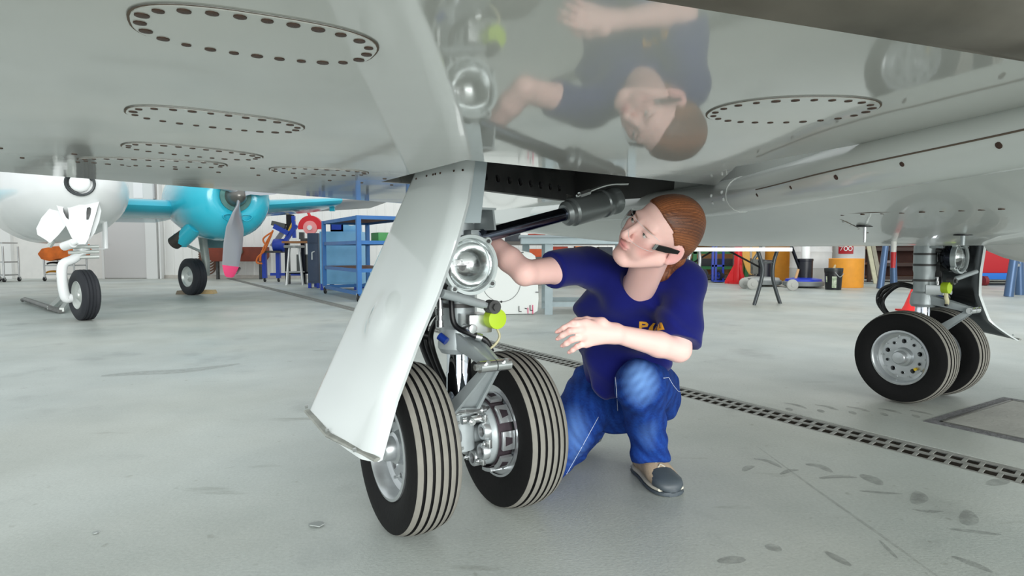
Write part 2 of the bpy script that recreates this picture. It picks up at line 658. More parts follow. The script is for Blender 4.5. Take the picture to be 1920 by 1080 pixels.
near = lambda s, t, z: W(s, t, z)
far = lambda s, t, z: W(TRACK - s, t, z)
wing_near = wing(near).build('wing', M_skin, jet, angle=30)
wing_far = wing(far).build('wing', M_skin, jet, angle=30)
for xf, wg in ((near, wing_near), (far, wing_far)):
    mb = MB(xf)
    prof = [(-0.004, -0.0012), (0.0, 0.0), (0.03, 0.004), (0.06, 0.018), (0.085, 0.04), (0.10, 0.075), (0.10, 0.11), (0.07, 0.16), (0.0, 0.2)]
    rs = []
    for s in (-2.8, -1.5, -0.5, 0.0, 0.22):
        rs.append([(s, le(s) + a, WH + b) for a, b in prof])
    mb.rings(rs, cap=False, closed=False)
    mb.build('leading_edge', M_polish, wg)
    # wheel well: dark box above the skin
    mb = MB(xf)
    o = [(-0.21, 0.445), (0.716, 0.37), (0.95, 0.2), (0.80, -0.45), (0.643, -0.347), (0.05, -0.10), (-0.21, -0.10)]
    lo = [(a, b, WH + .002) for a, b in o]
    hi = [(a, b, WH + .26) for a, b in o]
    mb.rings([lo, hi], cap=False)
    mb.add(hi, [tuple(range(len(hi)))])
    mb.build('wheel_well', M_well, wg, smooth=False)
    # flange with lightening holes on the aft side of the well
    a, b = Vector((0.05, -0.10, 0)), Vector((0.643, -0.347, 0))
    d = (b - a).normalized()
    n_ = Vector((d.y, -d.x, 0)) * -1
    LF = (b - a).length
    hc = [(.04 + k * .068, .04) for k in range(9)]
    vs_, tr_ = tess([(0, -.004), (LF, -.004), (LF, .10), (0, .10)], [[(u + .012 * math.cos(i * PI / 6), v + .012 * math.sin(i * PI / 6)) for i in range(12)] for u, v in hc])
    mb = MB(xf)
    mb.add([((a + d * v.x + n_ * .03).x, (a + d * v.x + n_ * .03).y, WH + v.y) for v in vs_], [tuple(t) for t in tr_])
    p, q = a + n_ * .03, b + n_ * .03
    mb.add([(p.x, p.y, WH - .004), (q.x, q.y, WH - .004), (b.x, b.y, WH - .004), (a.x, a.y, WH - .004)], [(0, 1, 2, 3)])
    mb.build('well_flange', M_wellm, wg, smooth=False)
    for k in range(9):
        c = a + d * (.04 + k * .068) + n_ * .03
        mb = MB(xf)
        rr_h = [[(c.x + d.x * r_ * math.cos(i * PI / 6) + n_.x * o_, c.y + d.y * r_ * math.cos(i * PI / 6) + n_.y * o_, WH + .04 + r_ * math.sin(i * PI / 6)) for i in range(12)] for r_, o_ in ((.0145, 0), (.013, .0025), (.0118, 0), (.0118, -.008))]
        mb.rings(rr_h, cap=False)
        mb.build('lightening_hole', M_wellm, wg)

# ------------------------------------------------ access panels with their screws
screw_t = None


def screw(parent, P, r=.0055, nrm=(0, 0, -1)):
    """rusty screw head; all share one mesh"""
    global screw_t
    if screw_t is None:
        mb = MB()
        mb.lathe(P, (0, 0, -1), [(.0055, -.001), (.0055, .0009), (.003, .0014), (.0004, .0014)], 10)
        screw_t = mb.build('screw', M_screw, parent, origin=P)
        return screw_t
    o = share(screw_t, 'screw', parent, P, Vector(nrm).to_track_quat('-Z', 'Y').to_euler())
    k = r / .0055 * random.uniform(.8, 1.15)
    o.scale = (k, k, 1)
    return o


def stadium(a, b, n=40, sq=2.6):
    out = []
    for i in range(n):
        th = 2 * PI * i / n
        c, s_ = math.cos(th), math.sin(th)
        out.append((a * abs(c) ** (2 / sq) * (1 if c >= 0 else -1), b * abs(s_) ** (2 / sq) * (1 if s_ >= 0 else -1)))
    return out


def access(pl, pr, half_b, ns, sq=2.7):
    """long axis from pixel pl to pixel pr on the wing underside"""
    A, B = PZ(*pl, WH), PZ(*pr, WH)
    c = (A + B) / 2
    x = (B - A).normalized()
    y = Vector((-x.y, x.x, 0))
    a = (B - A).length / 2
    ol = stadium(a, half_b, 48, sq)
    P = MB().prism([(u * .993, v * .985) for u, v in ol], c - Vector((0, 0, .0022)), x, y, .004).build('access_panel', M_skin, jet, angle=20, origin=c)
    mb = MB()
    r0 = [c + x * (u + (.0015 if u > 0 else -.0015)) + y * v * 1.015 - Vector((0, 0, .0012)) for u, v in ol]
    r1 = [c + x * u * .99 + y * v * .975 - Vector((0, 0, .0012)) for u, v in ol]
    mb.rings([r0, r1], cap=False)
    mb.build('panel_gap', M_seam, P, smooth=False)
    # screws evenly along the rim
    ins = [(u * .925, v * .84) for u, v in ol]
    L = [0]
    for i in range(48):
        p, q = ins[i], ins[(i + 1) % 48]
        L.append(L[-1] + math.hypot(q[0] - p[0], q[1] - p[1]))
    for k in range(ns):
        g = L[-1] * k / ns
        i = max(j for j in range(48) if L[j] <= g)
        f = (g - L[i]) / (L[i + 1] - L[i])
        p, q = ins[i], ins[(i + 1) % 48]
        screw(P, c + x * (p[0] + (q[0] - p[0]) * f) + y * (p[1] + (q[1] - p[1]) * f) - Vector((0, 0, .0022)))
    return P


access((242, 35), (702, 100), 0.066, 24)
access((235, 205), (565, 243), 0.066, 24)
access((230, 270), (487, 297), 0.066, 24)
access((1330, 208), (1635, 207), 0.088, 24, 2.2)
access((150, 300), (425, 309), 0.066, 24)
access((505, 317), (690, 325), 0.066, 22)
for k in range(13):          # screw line along the aft spar
    s = -1.35 + k * .1
    screw(wing_near, W(s, -.02 - .12 * (s + 1.3), WH - .0005), .005)
for k in range(13):
    s = -1.55 + k * .12
    screw(wing_near, W(s, .12 - .12 * (s + 1.3), WH - .0005), .005)

# ------------------------------------------------ fairing roll and belly
tubepts = [(1.20, -1.30, 1.03), (1.02, -0.60, 1.015), (0.90, -0.05, 1.0), (0.80, 0.30, 0.995), (0.60, 0.66, 0.993), (0.385, 1.0, 0.993), (0.255, 1.32, 1.0), (0.10, 1.70, 1.01), (0.0, 2.3, 1.03)]
tp = smoothpath(tubepts, 6)
TP = np.array([(p.x, p.y, p.z) for p in tp])
order = np.argsort(TP[:, 1])


def edge_s(t):
    return float(np.interp(t, TP[order, 1], TP[order, 0]))


def edge_z(t):
    return float(np.interp(t, TP[order, 1], TP[order, 2]))


MID = TRACK / 2
KEEL = .842


def keel_z(t):
    return float(np.interp(t, [-4.5, -3.2, -2.5, -2.0, -0.95, -0.2, 0.5], [1.7, 1.22, 1.05, .96, .875, KEEL, KEEL]))


def edge_zz(t):
    return max(edge_z(t) - .03, keel_z(t) + .05)


def belly_z(s, t):
    e = min(edge_s(t), 1.2) + .02
    q = min(1.0, abs(s - MID) / (MID - e))
    return keel_z(t) + (edge_zz(t) - keel_z(t)) * q ** 1.8


mb = MB(W)
rs = []
for t in np.linspace(-4.5, 2.3, 60):
    e = min(edge_s(t), 1.2) + .02
    ring = []
    for k in range(25):
        s = e + (2 * MID - 2 * e) * k / 24
        ring.append((s, t, belly_z(s, t)))
    hw = MID - e
    for k in range(1, 16):
        a = PI * k / 16
        ring.append((MID + hw * math.cos(a), t, edge_zz(t) + 1.25 * math.sin(a)))
    rs.append(ring)
mb.rings(rs)
belly = mb.build('fuselage', M_belly, jet, angle=50)
for xf in (near, far):
    MB(xf).tube(tp, .052, 18, ell=1.0).build('fairing_roll', M_belly, jet)


def hit_belly(px, py):
    r = Vector(ray(px, py))
    lo, hi = .5, 6.0
    for k in np.linspace(.5, 6, 300):
        P = Vector((0, 0, H)) + r * k
        s, t = ST(P)
        if P.z >= belly_z(s, t) and s > edge_s(t):
            return P
    return None


def screwline(p0, p1, n, parent, r=.005):
    for k in range(n):
        f = k / max(1, n - 1)
        P = hit_belly(p0[0] + (p1[0] - p0[0]) * f, p0[1] + (p1[1] - p0[1]) * f)
        if P is not None:
            screw(parent, P - Vector((0, 0, .0008)), r)


def seam_belly(pts, parent):
    path = [hit_belly(*p) for p in pts]
    path = [p for p in path if p is not None]
    if len(path) > 1:
        MB().tube(smoothpath(path, 4), .0016, 6).build('panel_seam', M_seam, parent)


screwline((1580, 403), (1915, 390), 10, belly, .006)
screwline((1582, 415), (1625, 436), 4, belly, .005)
seam_belly([(1555, 401), (1640, 398), (1760, 393), (1915, 386)], belly)
seam_belly([(1555, 401), (1600, 422), (1660, 452)], belly)
# seam and screws on the roll, lap joint with rivets
mb = MB(W)
sp = []
for p in tp[24:44]:
    sp.append(Vector((p.x - .0465, p.y - .022, p.z - .006)))
mb.tube(sp, .0016, 6)
mb.build('panel_seam', M_seam, jet)
for p in tp[24:44:3]:
    q = W(p.x - .043, p.y - .020, p.z - .020)
    screw(jet, q, .005, tuple(-(US * .75 + UT * .35) - Vector((0, 0, .5))))
i0 = 21
sl = MB(W)
sl.tube(tp[12:i0 + 1], .0545, 18)
sleeve = sl.build('roll_sleeve', M_belly, jet)
mr = mat('rivet_dome', (225, 228, 226), .3)
tpw = np.array([W(p.x, p.y, p.z) for p in smoothpath(tubepts, 40)])


def hit_tube(px, py, r):
    d = np.array(ray(px, py))
    for k in np.arange(.8, 4, .004):
        P = np.array((0, 0, H)) + d * k
        if np.linalg.norm(tpw - P, axis=1).min() < r:
            return Vector(P)
    return None


for (px, py) in ((1334, 367), (1354, 361), (1337, 380), (1357, 374), (1338, 330), (1358, 327), (1340, 338), (1360, 335)):
    P = hit_tube(px, py, .0548)
    if P is not None:
        MB().ball(P, .006, 8, 5).build('rivet', mr, sleeve)

# pale bulge under the forward belly
c = W(1.52, 1.42, .845)
MB().ball(c, (.30, .62, .10), 24, 14, (US, UT, Vector((0, 0, 1)))).build('belly_bulge', mat('bulge_paint', (224, 224, 220), .3), jet)
# drain masts and pins under the belly
for (px, py, h_, m_, r_) in ((1622, 424, .045, M_steel, .005), (1806, 440, .028, M_paintg, .006)):
    P = hit_belly(px, py)
    if P is None:
        continue
    mb = MB().lathe(P + Vector((0, 0, .004)), (0, 0, -1), [(.022, -.002), (.022, .006), (.006, .007)], 16, True)
    pin = mb.build('pin_socket', M_hose, jet)
    MB().cyl(P, P - Vector((0, 0, h_)), r_, r_ * .8, 10).build('pin', m_, pin)
P = hit_belly(1676, 452)
if P is not None:
    pin = MB().cyl(P + Vector((0, 0, .01)), P - Vector((0, 0, .035)), .009, .008, 10).build('drain_mast', mat('mastwhite', (230, 228, 224), .4), jet)
    MB().cyl(P - Vector((0, 0, .035)), P - Vector((0, 0, .085)), .0085, .007, 10).build('red_tip', mat('mastred', (200, 34, 40), .4), pin)

# ------------------------------------------------ landing gear (near one; the far one is its mirror image)
TR, TW = .25, .0725


def tyre_mesh(xf, s0):
    mb = MB(xf)
    prof = [(.138, -.048), (.150, -.058), (.170, -.068), (.195, -.0725), (.215, -.071), (.230, -.066)]
    cl = [(0, p) for p in prof]
    # crown with grooves between six ribs
    ribw, gro = .0145, .0085
    x = -(6 * ribw + 5 * gro) / 2

    def cr(a):
        return TR - 0.011 * abs(a / .062) ** 2.4
    pts = list(prof)
    mi = [0] * (len(prof) - 1)
    for k in range(6):
        a0, a1 = x, x + ribw
        pts += [(cr(a0) - .0006, a0), (cr(a0 + .0015), a0 + .0015), (cr((a0 + a1) / 2), (a0 + a1) / 2), (cr(a1 - .0015), a1 - .0015), (cr(a1) - .0006, a1)]
        mi += [0 if k in () else 0, 1, 1, 1, 1]
        if k < 5:
            pts += [(cr(a1) - .006, a1 + .0006), (cr(a1) - .006, a1 + gro - .0006)]
            mi += [0, 0]
        x = a1 + gro
    tail = [(r, -a) for r, a in prof[::-1]]
    pts += tail
    mi += [0] * len(tail)
    seg = 72
    rs = [[(s0 + a, r * math.cos(2 * PI * k / seg), TR + r * math.sin(2 * PI * k / seg)) for k in range(seg)] for r, a in pts]
    for i in range(len(rs) - 1):
        mb.cur = mi[i]
        mb.rings([rs[i], rs[i + 1]], cap=False)
    return mb


def merge(o, d=1e-5):
    bm = bmesh.new()
    bm.from_mesh(o.data)
    bmesh.ops.remove_doubles(bm, verts=bm.verts, dist=d)
    bmesh.ops.recalc_face_normals(bm, faces=bm.faces)
    bm.to_mesh(o.data)
    bm.free()
    o.data.polygons.foreach_set('use_smooth', [True] * len(o.data.polygons))
    o.data.set_sharp_from_angle(angle=math.radians(40))


def disc_ring(s, r0, n, rr, depth, ph=0):
    """short cylinders on a wheel face: list of (centre t,z)"""
    return [(r0 * math.cos(2 * PI * k / n + ph), TR + r0 * math.sin(2 * PI * k / n + ph)) for k in range(n)]


def lathe_s(mb, s0, t0, z0, prof, seg=40, cap=False):
    rs = [[(s0 + a, t0 + r * math.cos(2 * PI * k / seg), z0 + r * math.sin(2 * PI * k / seg)) for k in range(seg)] for r, a in prof]
    mb.rings(rs, cap)


def gear(xf, sgn, label):
    # main leg: housing, axle lug
    mb = MB(xf)
    mb.tube([(0, 0, WH + .12), (0, 0, .90), (0, 0, .72), (0, 0, .70), (0, 0, .60), (0, 0, .59), (0, 0, .545), (0, 0, .53), (0, 0, .515)],
            [.050, .054, .054, .050, .050, .058, .064, .064, .055], 28)
    leg = mb.build('main_gear', M_paintg, jet, angle=30)
    leg['label'] = label
    B = lambda name, m, mb, **k: mb.build(name, m, leg, **k)
    B('oleo_piston', M_chrome, MB(xf).tube([(0, 0, .52), (0, 0, .455), (0, 0, .45), (0, 0, .27)], [.037, .037, .039, .039], 28))
    mb = MB(xf).tube([(0, 0, .34), (0, 0, .215)], [.046, .048], 24)
    mb.tube([(-.165, 0, TR), (.165, 0, TR)], .026, 20)
    B('axle', M_paintg, mb)
    # collars and pipe clamps round the housing
    for z in (.655, .74, .80):
        B('clamp_band', M_wellm, MB(xf).tube([(0, 0, z), (0, 0, z + .012)], .056, 24))
    # torque links
    ap = Vector((.03, .175, .497))
    mb = MB(xf)
    for k in (-1, 1):
        mb.add([(k * .036, .035, .585), (k * .036, .035, .535), (k * .018 - .012, .232, .497), (k * .018 - .012, .232, .526),
                (k * .024, .035, .585), (k * .024, .035, .535), (k * .008 - .012, .232, .497), (k * .008 - .012, .232, .526)],
               [(0, 1, 2, 3), (4, 7, 6, 5), (0, 4, 5, 1), (3, 2, 6, 7), (0, 3, 7, 4), (1, 5, 6, 2)])
    mb.add([(-.03, .035, .575), (.03, .035, .575), (.0, .225, .522), (-.024, .225, .522), (-.03, .035, .562), (.03, .035, .562), (.0, .225, .511), (-.024, .225, .511)],
           [(0, 1, 2, 3), (4, 7, 6, 5), (0, 4, 5, 1), (3, 2, 6, 7), (0, 3, 7, 4), (1, 5, 6, 2)])
    B('upper_torque_link', M_paintg, mb, bevel=.002)
    mb = MB(xf)
    for k in (-1, 1):
        mb.add([(k * .046, .035, .375), (k * .046, .035, .325), (k * .020 - .012, .232, .496), (k * .020 - .012, .232, .526),
                (k * .034, .035, .375), (k * .034, .035, .325), (k * .010 - .012, .232, .496), (k * .010 - .012, .232, .526)],
               [(0, 1, 2, 3), (4, 7, 6, 5), (0, 4, 5, 1), (3, 2, 6, 7), (0, 3, 7, 4), (1, 5, 6, 2)])
    mb.add([(-.042, .035, .352), (.042, .035, .352), (.002, .215, .500), (-.026, .215, .500), (-.042, .035, .342), (.042, .035, .342), (.002, .215, .491), (-.026, .215, .491)],
           [(0, 1, 2, 3), (4, 7, 6, 5), (0, 4, 5, 1), (3, 2, 6, 7), (0, 3, 7, 4), (1, 5, 6, 2)])
    B('lower_torque_link', M_paintg, mb, bevel=.002)
    mb = MB(xf).tube([(-.062, .238, .511), (-.014, .238, .511)], .0165, 18).tube([(-.010, .238, .511), (.034, .238, .511)], .0165, 18)
    mb.tube([(-.076, .238, .511), (.040, .238, .511)], .009, 6)
    B('link_pin', M_steel, mb)
    for s in (-.044, .013):
        B('link_bolt', M_steel, MB(xf).tube([(s, .247, .519), (s, .259, .526)], .006, 6))
    # twin wheels
    for k in (-1, 1):
        s0 = k * .179
        t_ = B('tyre', [M_rub, M_rib], tyre_mesh(xf, s0))
        merge(t_)
        o = k      # outward
        mb = MB(xf)
        prof = [(.140, -.056), (.147, -.056), (.1475, .062), (.139, .064), (.132, .055), (.128, .020), (.112, .012)]
        lathe_s(mb, s0, 0, TR, [(r, a * o) for r, a in prof], 48)
        lathe_s(mb, s0, 0, TR, [(r, a * o) for r, a in ((.052, .012), (.046, .030), (.040, .030))], 48)
        hol = [(2 * PI * j / 10 + .3, .0125 if j % 2 == 0 else .0085) for j in range(10)]
        vs_, tr_ = tess([(.112 * math.cos(2 * PI * i / 48), .112 * math.sin(2 * PI * i / 48)) for i in range(48)],
                        [[(.052 * math.cos(2 * PI * i / 48), .052 * math.sin(2 * PI * i / 48)) for i in range(48)]] +
                        [[(.086 * math.cos(a) + q * math.cos(2 * PI * i / 14), .086 * math.sin(a) + q * math.sin(2 * PI * i / 14)) for i in range(14)] for a, q in hol])
        mb.add([(s0 + .012 * o, v.x, TR + v.y) for v in vs_], [tuple(t) for t in tr_])
        prof = [(.147, -.05), (.122, -.05), (.118, -.01), (.112, .004)]
        lathe_s(mb, s0, 0, TR, [(r, a * o) for r, a in prof], 48)
        B('wheel_rim', M_alu, mb)
        mb = MB(xf)
        lathe_s(mb, s0, 0, TR, [(.048, .018 * o), (.046, .036 * o), (.036, .040 * o), (.034, .066 * o), (.030, .071 * o), (.006, .073 * o)], 28, True)
        B('hub_cap', M_alu, mb)
        for j in range(10):
            a = 2 * PI * j / 10 + .3
            r_ = .0125 if j % 2 == 0 else .0085
            c = (s0 + o * .012, .086 * math.cos(a), TR + .086 * math.sin(a))
            mb = MB(xf)
            lathe_s(mb, c[0], c[1], c[2], [(r_ + .0025, 0), (r_ + .002, .003 * o), (r_, .003 * o), (r_, -.025 * o)], 14)
            mb.cur = 0
            B('wheel_hole', M_alu, mb)
        for j in range(10):
            a = 2 * PI * j / 10 + .62
            B('rim_bolt', M_steel, MB(xf).tube([(s0 + o * .012, .106 * math.cos(a), TR + .106 * math.sin(a)), (s0 + o * .023, .106 * math.cos(a), TR + .106 * math.sin(a))], .0045, 6))
    B('valve_cap', mat('valve_yellow', (226, 190, 40), .4), MB(xf).tube([(.179 + .012, .068, TR - .055), (.179 + .034, .070, TR - .056)], .008, 10))
    # brakes on the inner face of both wheels
    for k in (-1, 1):
        s0 = k * .179
        mb = MB(xf)
        lathe_s(mb, s0, 0, TR, [(.050, -k * .118), (.098, -k * .118), (.100, -k * .085), (.104, -k * .080), (.104, -k * .060)], 40)
        lathe_s(mb, s0, 0, TR, [(.050, -k * .118), (.050, -k * .05)], 30)
        B('brake_housing', M_paintg, mb)
        for j in range(9):
            a = 2 * PI * j / 9
            mb = MB(xf)
            da = .24
            ring = []
            for ss in (-.094, -.052):
                for rr in (.112, .124):
                    for q in (-1, -.33, .33, 1):
                        ring.append((s0 + k * ss, rr * math.cos(a + q * da), TR + rr * math.sin(a + q * da)))
            R_ = [ring[0:4], ring[4:8], ring[8:12], ring[12:16]]
            mb.rings([R_[0] + R_[1][::-1], R_[2] + R_[3][::-1]])
            B('drive_plate', M_alu, mb, bevel=.0015)
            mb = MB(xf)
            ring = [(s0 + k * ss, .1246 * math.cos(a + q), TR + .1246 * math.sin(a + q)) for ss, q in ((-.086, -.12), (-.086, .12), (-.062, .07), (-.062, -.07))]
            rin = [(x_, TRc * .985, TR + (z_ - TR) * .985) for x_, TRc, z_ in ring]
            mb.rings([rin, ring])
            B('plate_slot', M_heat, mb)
        mb = MB(xf)
        lathe_s(mb, s0, 0, TR, [(.108, -k * .10), (.1095, -k * .10), (.1095, -k * .05), (.108, -k * .05)], 40)
        B('brake_disc', M_heat, mb)
        for j in range(7):
            a = 2 * PI * j / 7 + .35
            c = Vector((s0 - k * .118, .074 * math.cos(a), TR + .074 * math.sin(a)))
            mb = MB(xf)
            lathe_s(mb, c.x, c.y, c.z, [(.026, 0), (.026, -k * .018), (.023, -k * .022), (.016, -k * .022), (.015, -k * .008), (.001, -k * .008)], 20)
            B('brake_cylinder', M_alu, mb)
            mb = MB(xf)
            lathe_s(mb, c.x - k * .009, c.y, c.z, [(.0145, 0), (.0145, -k * .002), (.001, -k * .002)], 16)
            B('cylinder_bore', M_wellm, mb)
            a2 = a + PI / 7
            c = Vector((s0 - k * .118, .086 * math.cos(a2), TR + .086 * math.sin(a2)))
            mb = MB(xf).box(c - Vector((k * .006, 0, 0)), (.012, .026, .026))
            B('bolt_lug', M_steel, mb, bevel=.002)
            mb = MB(xf).tube([c - Vector((k * .010, 0, 0)), c - Vector((k * .022, 0, 0))], .009, 6).tube([c - Vector((k * .022, 0, 0)), c - Vector((k * .030, 0, 0))], .0045, 8)
            B('brake_bolt', M_steel, mb)
    # fluid manifold above the axle between the brakes
    mb = MB(xf).tube([(-.05, .03, .335), (-.01, .06, .345), (.05, .05, .335), (.10, .03, .33)], .010, 12)
    mb.tube([(.045, .05, .338), (.06, .047, .336)], .015, 10).tube([(-.02, .055, .315), (.04, .06, .315)], .012, 10)
    B('brake_pipe', M_steel, mb)
    B('bleed_fitting', M_steel, MB(xf).tube([(.0, .06, .315), (.0, .085, .315)], .012, 6).tube([(.0, .085, .315), (.0, .095, .315)], .006, 8))

    # landing light in front of the leg
    lc = Vector((-.043, .15, .786))
    LR = .086
    mb = MB(xf)

    def lathe_t(mb, c, prof, seg=48, cap=False):
        rs = [[(c.x + r * math.cos(2 * PI * i / seg), c.y + a, c.z + r * math.sin(2 * PI * i / seg)) for i in range(seg)] for r, a in prof]
        mb.rings(rs, cap)
    lathe_t(mb, lc, [(LR * .80, -.012), (LR * .97, -.012), (LR, -.004), (LR, .010), (LR * .985, .014), (LR * .88, .014), (LR * .86, .008), (LR * .86, -.004)])
    ring = B('lamp_bezel', mat('bezel', (192, 200, 200), .35, .4), mb)
    for a in (45, 135, 225, 315):
        a = math.radians(a + 6)
        c = lc + Vector((LR * 1.0 * math.cos(a), .001, LR * 1.0 * math.sin(a)))
        mb = MB(xf)
        lathe_t(mb, c, [(.001, -.010), (.0125, -.010), (.0125, .010), (.010, .013), (.001, .013)], 14)
        B('bezel_lug', MATS['bezel'], mb)
        mb = MB(xf)
        lathe_t(mb, c, [(.001, .015), (.006, .015), (.006, .012)], 6)
        B('bezel_screw', M_wellm, mb)
    mb = MB(xf)
    lathe_t(mb, lc, [(LR * .865, .004), (LR * .84, -.012), (LR * .70, -.034), (LR * .5, -.052), (LR * .25, -.064), (.002, -.067)])
    B('lamp_reflector', mat('lamp_mirror', (198, 202, 202), .13, 1.0, bump=.10, bscale=24), mb)
    mb = MB(xf)
    lathe_t(mb, lc, [(LR * .985, .0), (LR * .95, -.03), (LR * .75, -.062), (LR * .45, -.082), (LR * .2, -.09), (.002, -.09)])
    B('lamp_shell', M_rodb, mb)
    mb = MB(xf)
    lathe_t(mb, lc, [(LR * .865, .006), (LR * .7, .016), (LR * .45, .023), (LR * .2, .0265), (.002, .0275)])
    B('lamp_lens', M_glass, mb)
    B('lamp_filament', M_steel, MB(xf).tube([lc + Vector((-.012, -.05, 0)), lc + Vector((-.010, -.02, .004)), lc + Vector((.010, -.02, .004)), lc + Vector((.012, -.05, 0))], .0022, 6))
    # bracket holding the light
    mb = MB(xf)
    z0, z1 = .885, .945
    for s in (-.065, .045):
        mb.add([(s - .012, .03, z0), (s - .012, .16, z0), (s * .8 - .004, .15, z1), (s * .8 - .004, .03, z1), (s - .006, .03, z0), (s - .006, .16, z0), (s * .8 + .002, .15, z1), (s * .8 + .002, .03, z1)],
               [(0, 1, 2, 3), (4, 7, 6, 5), (0, 4, 5, 1), (3, 2, 6, 7), (0, 3, 7, 4), (1, 5, 6, 2)])
    mb.box((-.008, .09, z1), (.10, .13, .006)).box((-.008, .035, (z0 + z1) / 2), (.09, .006, z1 - z0))
    B('lamp_bracket', M_paintg, mb)
    B('bracket_bolt', M_steel, MB(xf).tube([(.02, .04, .915), (.02, .06, .915)], .009, 8))
    mb = MB(xf).tube([(-.03, .06, .75), (-.03, .085, .79)], .014, 10).tube([(0, .03, .83), (-.02, .09, .82)], .012, 10)
    B('lamp_arm', M_wellm, mb)
    # steering / door rod below the light with ball end
    mb = MB(xf).tube([(-.15, .19, .712), (.0, .15, .672)], .0125, 14).tube([(.0, .15, .672), (.02, .145, .667)], .009, 8)
    B('door_rod', M_paintg, mb)
    B('rod_end', M_wellm, MB(xf).tube([(.032, .130, .664), (.032, .165, .664)], .020, 16).tube([(.032, .165, .664), (.032, .175, .664)], .011, 6))
    # pump block with the lime cap
    mb = MB(xf).box((.012, .075, .612), (.075, .085, .055)).tube([(-.02, .08, .60), (-.02, .13, .60)], .014, 12)
    B('valve_block', M_steel, mb, bevel=.004)
    mb = MB(xf).tube([(.050, .115, .627), (.050, .150, .627)], .030, 24)
    B('lime_cap', mat('lime', (176, 206, 40), .5), mb, bevel=.003)
    mb = MB(xf).tube(smoothpath([(.055, .135, .60), (.062, .14, .575), (.050, .14, .555), (.03, .13, .535)], 5), [.010] * 16, 8, ell=.4)
    B('pull_ribbon', mat('ribbon', (212, 206, 170), .7), mb)
    # hoses
    mb = MB(xf).tube(smoothpath([(-.05, .05, .80), (-.055, .06, .68), (-.05, .07, .61), (-.02, .11, .585), (.02, .13, .565), (.04, .13, .53)], 7), .0085, 10)
    B('electric_harness', M_hose, mb)
    mb = MB(xf).tube([(-.005, .118, .577), (.01, .125, .572)], .012, 10)
    B('harness_clip', M_steel, mb)
    for k, (dx, r_) in enumerate(((0, .0105), (.022, .009), (.045, .009))):
        mb = MB(xf).tube(smoothpath([(-.02 + dx * .6, -.04, .615), (-.02 + dx * .6, -.13, .635 - dx * .3), (-.02 + dx * .5, -.23 + dx * .6, .60 - dx), (-.015 + dx * .5, -.25 + dx, .52 - dx * .5), (-.01 + dx * .4, -.17 + dx * .5, .43), (-.005 + dx * .3, -.05, .35)], 7), r_, 10)
        B('brake_hose', M_hose, mb)
    mb = MB(xf).tube([(-.025, -.243, .545), (.012, -.225, .535)], .017, 10)
    B('hose_clamp', M_hose, mb)
    mb = MB(xf)
    for z in (.655, .62):
        mb.tube([(-.078, .03, z - .02), (-.078, .03, z)], .013, 10)
    mb.tube([(-.078, .03, .70), (-.078, .03, .60)], .010, 10).tube([(-.078, .03, .72), (-.078, .03, .84)], .0075, 10)
    B('hydraulic_union', M_steel, mb)
    B('blue_fitting', mat('fitting_blue', (30, 60, 150), .35, .3), MB(xf).tube([(-.085, .04, .575), (-.072, .06, .56)], .012, 10))
    B('manifold', M_wellm, MB(xf).box((-.05, .04, .73), (.05, .05, .035)).box((-.06, .04, .70), (.04, .04, .04)), bevel=.003)
    # side brace: black rod sliding in a grey cylinder that runs into the well
    r0, r1, r2 = Vector((.02, .09, .865)), Vector((.335, .10, .943)), Vector((.56, .09, .998))
    B('brace_rod', M_rodc, MB(xf).tube([r0, r1], .0215, 20))
    dd = (r2 - r1).normalized()
    L = (r2 - r1).length
    ax_ = [r1 - dd * .01 + dd * L * f for f in (0, .03, .05, .12, .15, .62, .66, .72, .74, .80, .83, .90, .93, 1.0)]
    B('brace_cylinder', mat('brace_grey', (128, 134, 134), .3, .4), MB(xf).tube(ax_, [.030, .036, .040, .040, .046, .046, .043, .043, .047, .047, .042, .042, .046, .046], 26))
    B('brace_lug', M_paintg, MB(xf).box((.015, .07, .862), (.05, .06, .05)), bevel=.006)
    B('brace_pipe', M_steel, MB(xf).tube(smoothpath([r1 + dd * .02 + Vector((0, .03, .05)), r1 + dd * .14 + Vector((0, .04, .062)), r2 + Vector((0, .05, .05))], 5), .005, 8).tube([r1 + dd * .03 + Vector((0, .032, .052)), r1 + dd * .07 + Vector((0, .035, .055))], .010, 6))
    return leg


def glassmat():
    m = bpy.data.materials.new('clear_glass')
    m.use_nodes = True
    nt = m.node_tree
    nt.nodes.clear()
    out = nt.nodes.new('ShaderNodeOutputMaterial')
    mx = nt.nodes.new('ShaderNodeMixShader')
    tr = nt.nodes.new('ShaderNodeBsdfTransparent')
    gl = nt.nodes.new('ShaderNodeBsdfGlossy')
    gl.inputs['Roughness'].default_value = 0.03
    fr = nt.nodes.new('ShaderNodeLayerWeight')
    pw = nt.nodes.new('ShaderNodeMath')
    pw.operation = 'POWER'
    pw.inputs[1].default_value = 3.0
    ma = nt.nodes.new('ShaderNodeMath')
    ma.operation = 'MULTIPLY_ADD'
    ma.inputs[1].default_value = 0.6
    ma.inputs[2].default_value = 0.05
    nt.links.new(fr.outputs['Facing'], pw.inputs[0])
    nt.links.new(pw.outputs[0], ma.inputs[0])
    nt.links.new(ma.outputs[0], mx.inputs[0])
    nt.links.new(tr.outputs[0], mx.inputs[1])
    nt.links.new(gl.outputs[0], mx.inputs[2])
    nt.links.new(mx.outputs[0], out.inputs[0])
    return m


M_glass = glassmat()
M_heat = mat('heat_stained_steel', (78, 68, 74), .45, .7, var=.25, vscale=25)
M_dooin = mat('door_inside', (84, 87, 90), .2, .85, var=.3, vscale=6)
gear(near, 1, 'grey main landing gear leg beside the kneeling person, with landing light')
gear(far, -1, 'grey main landing gear leg on the far side of the belly')

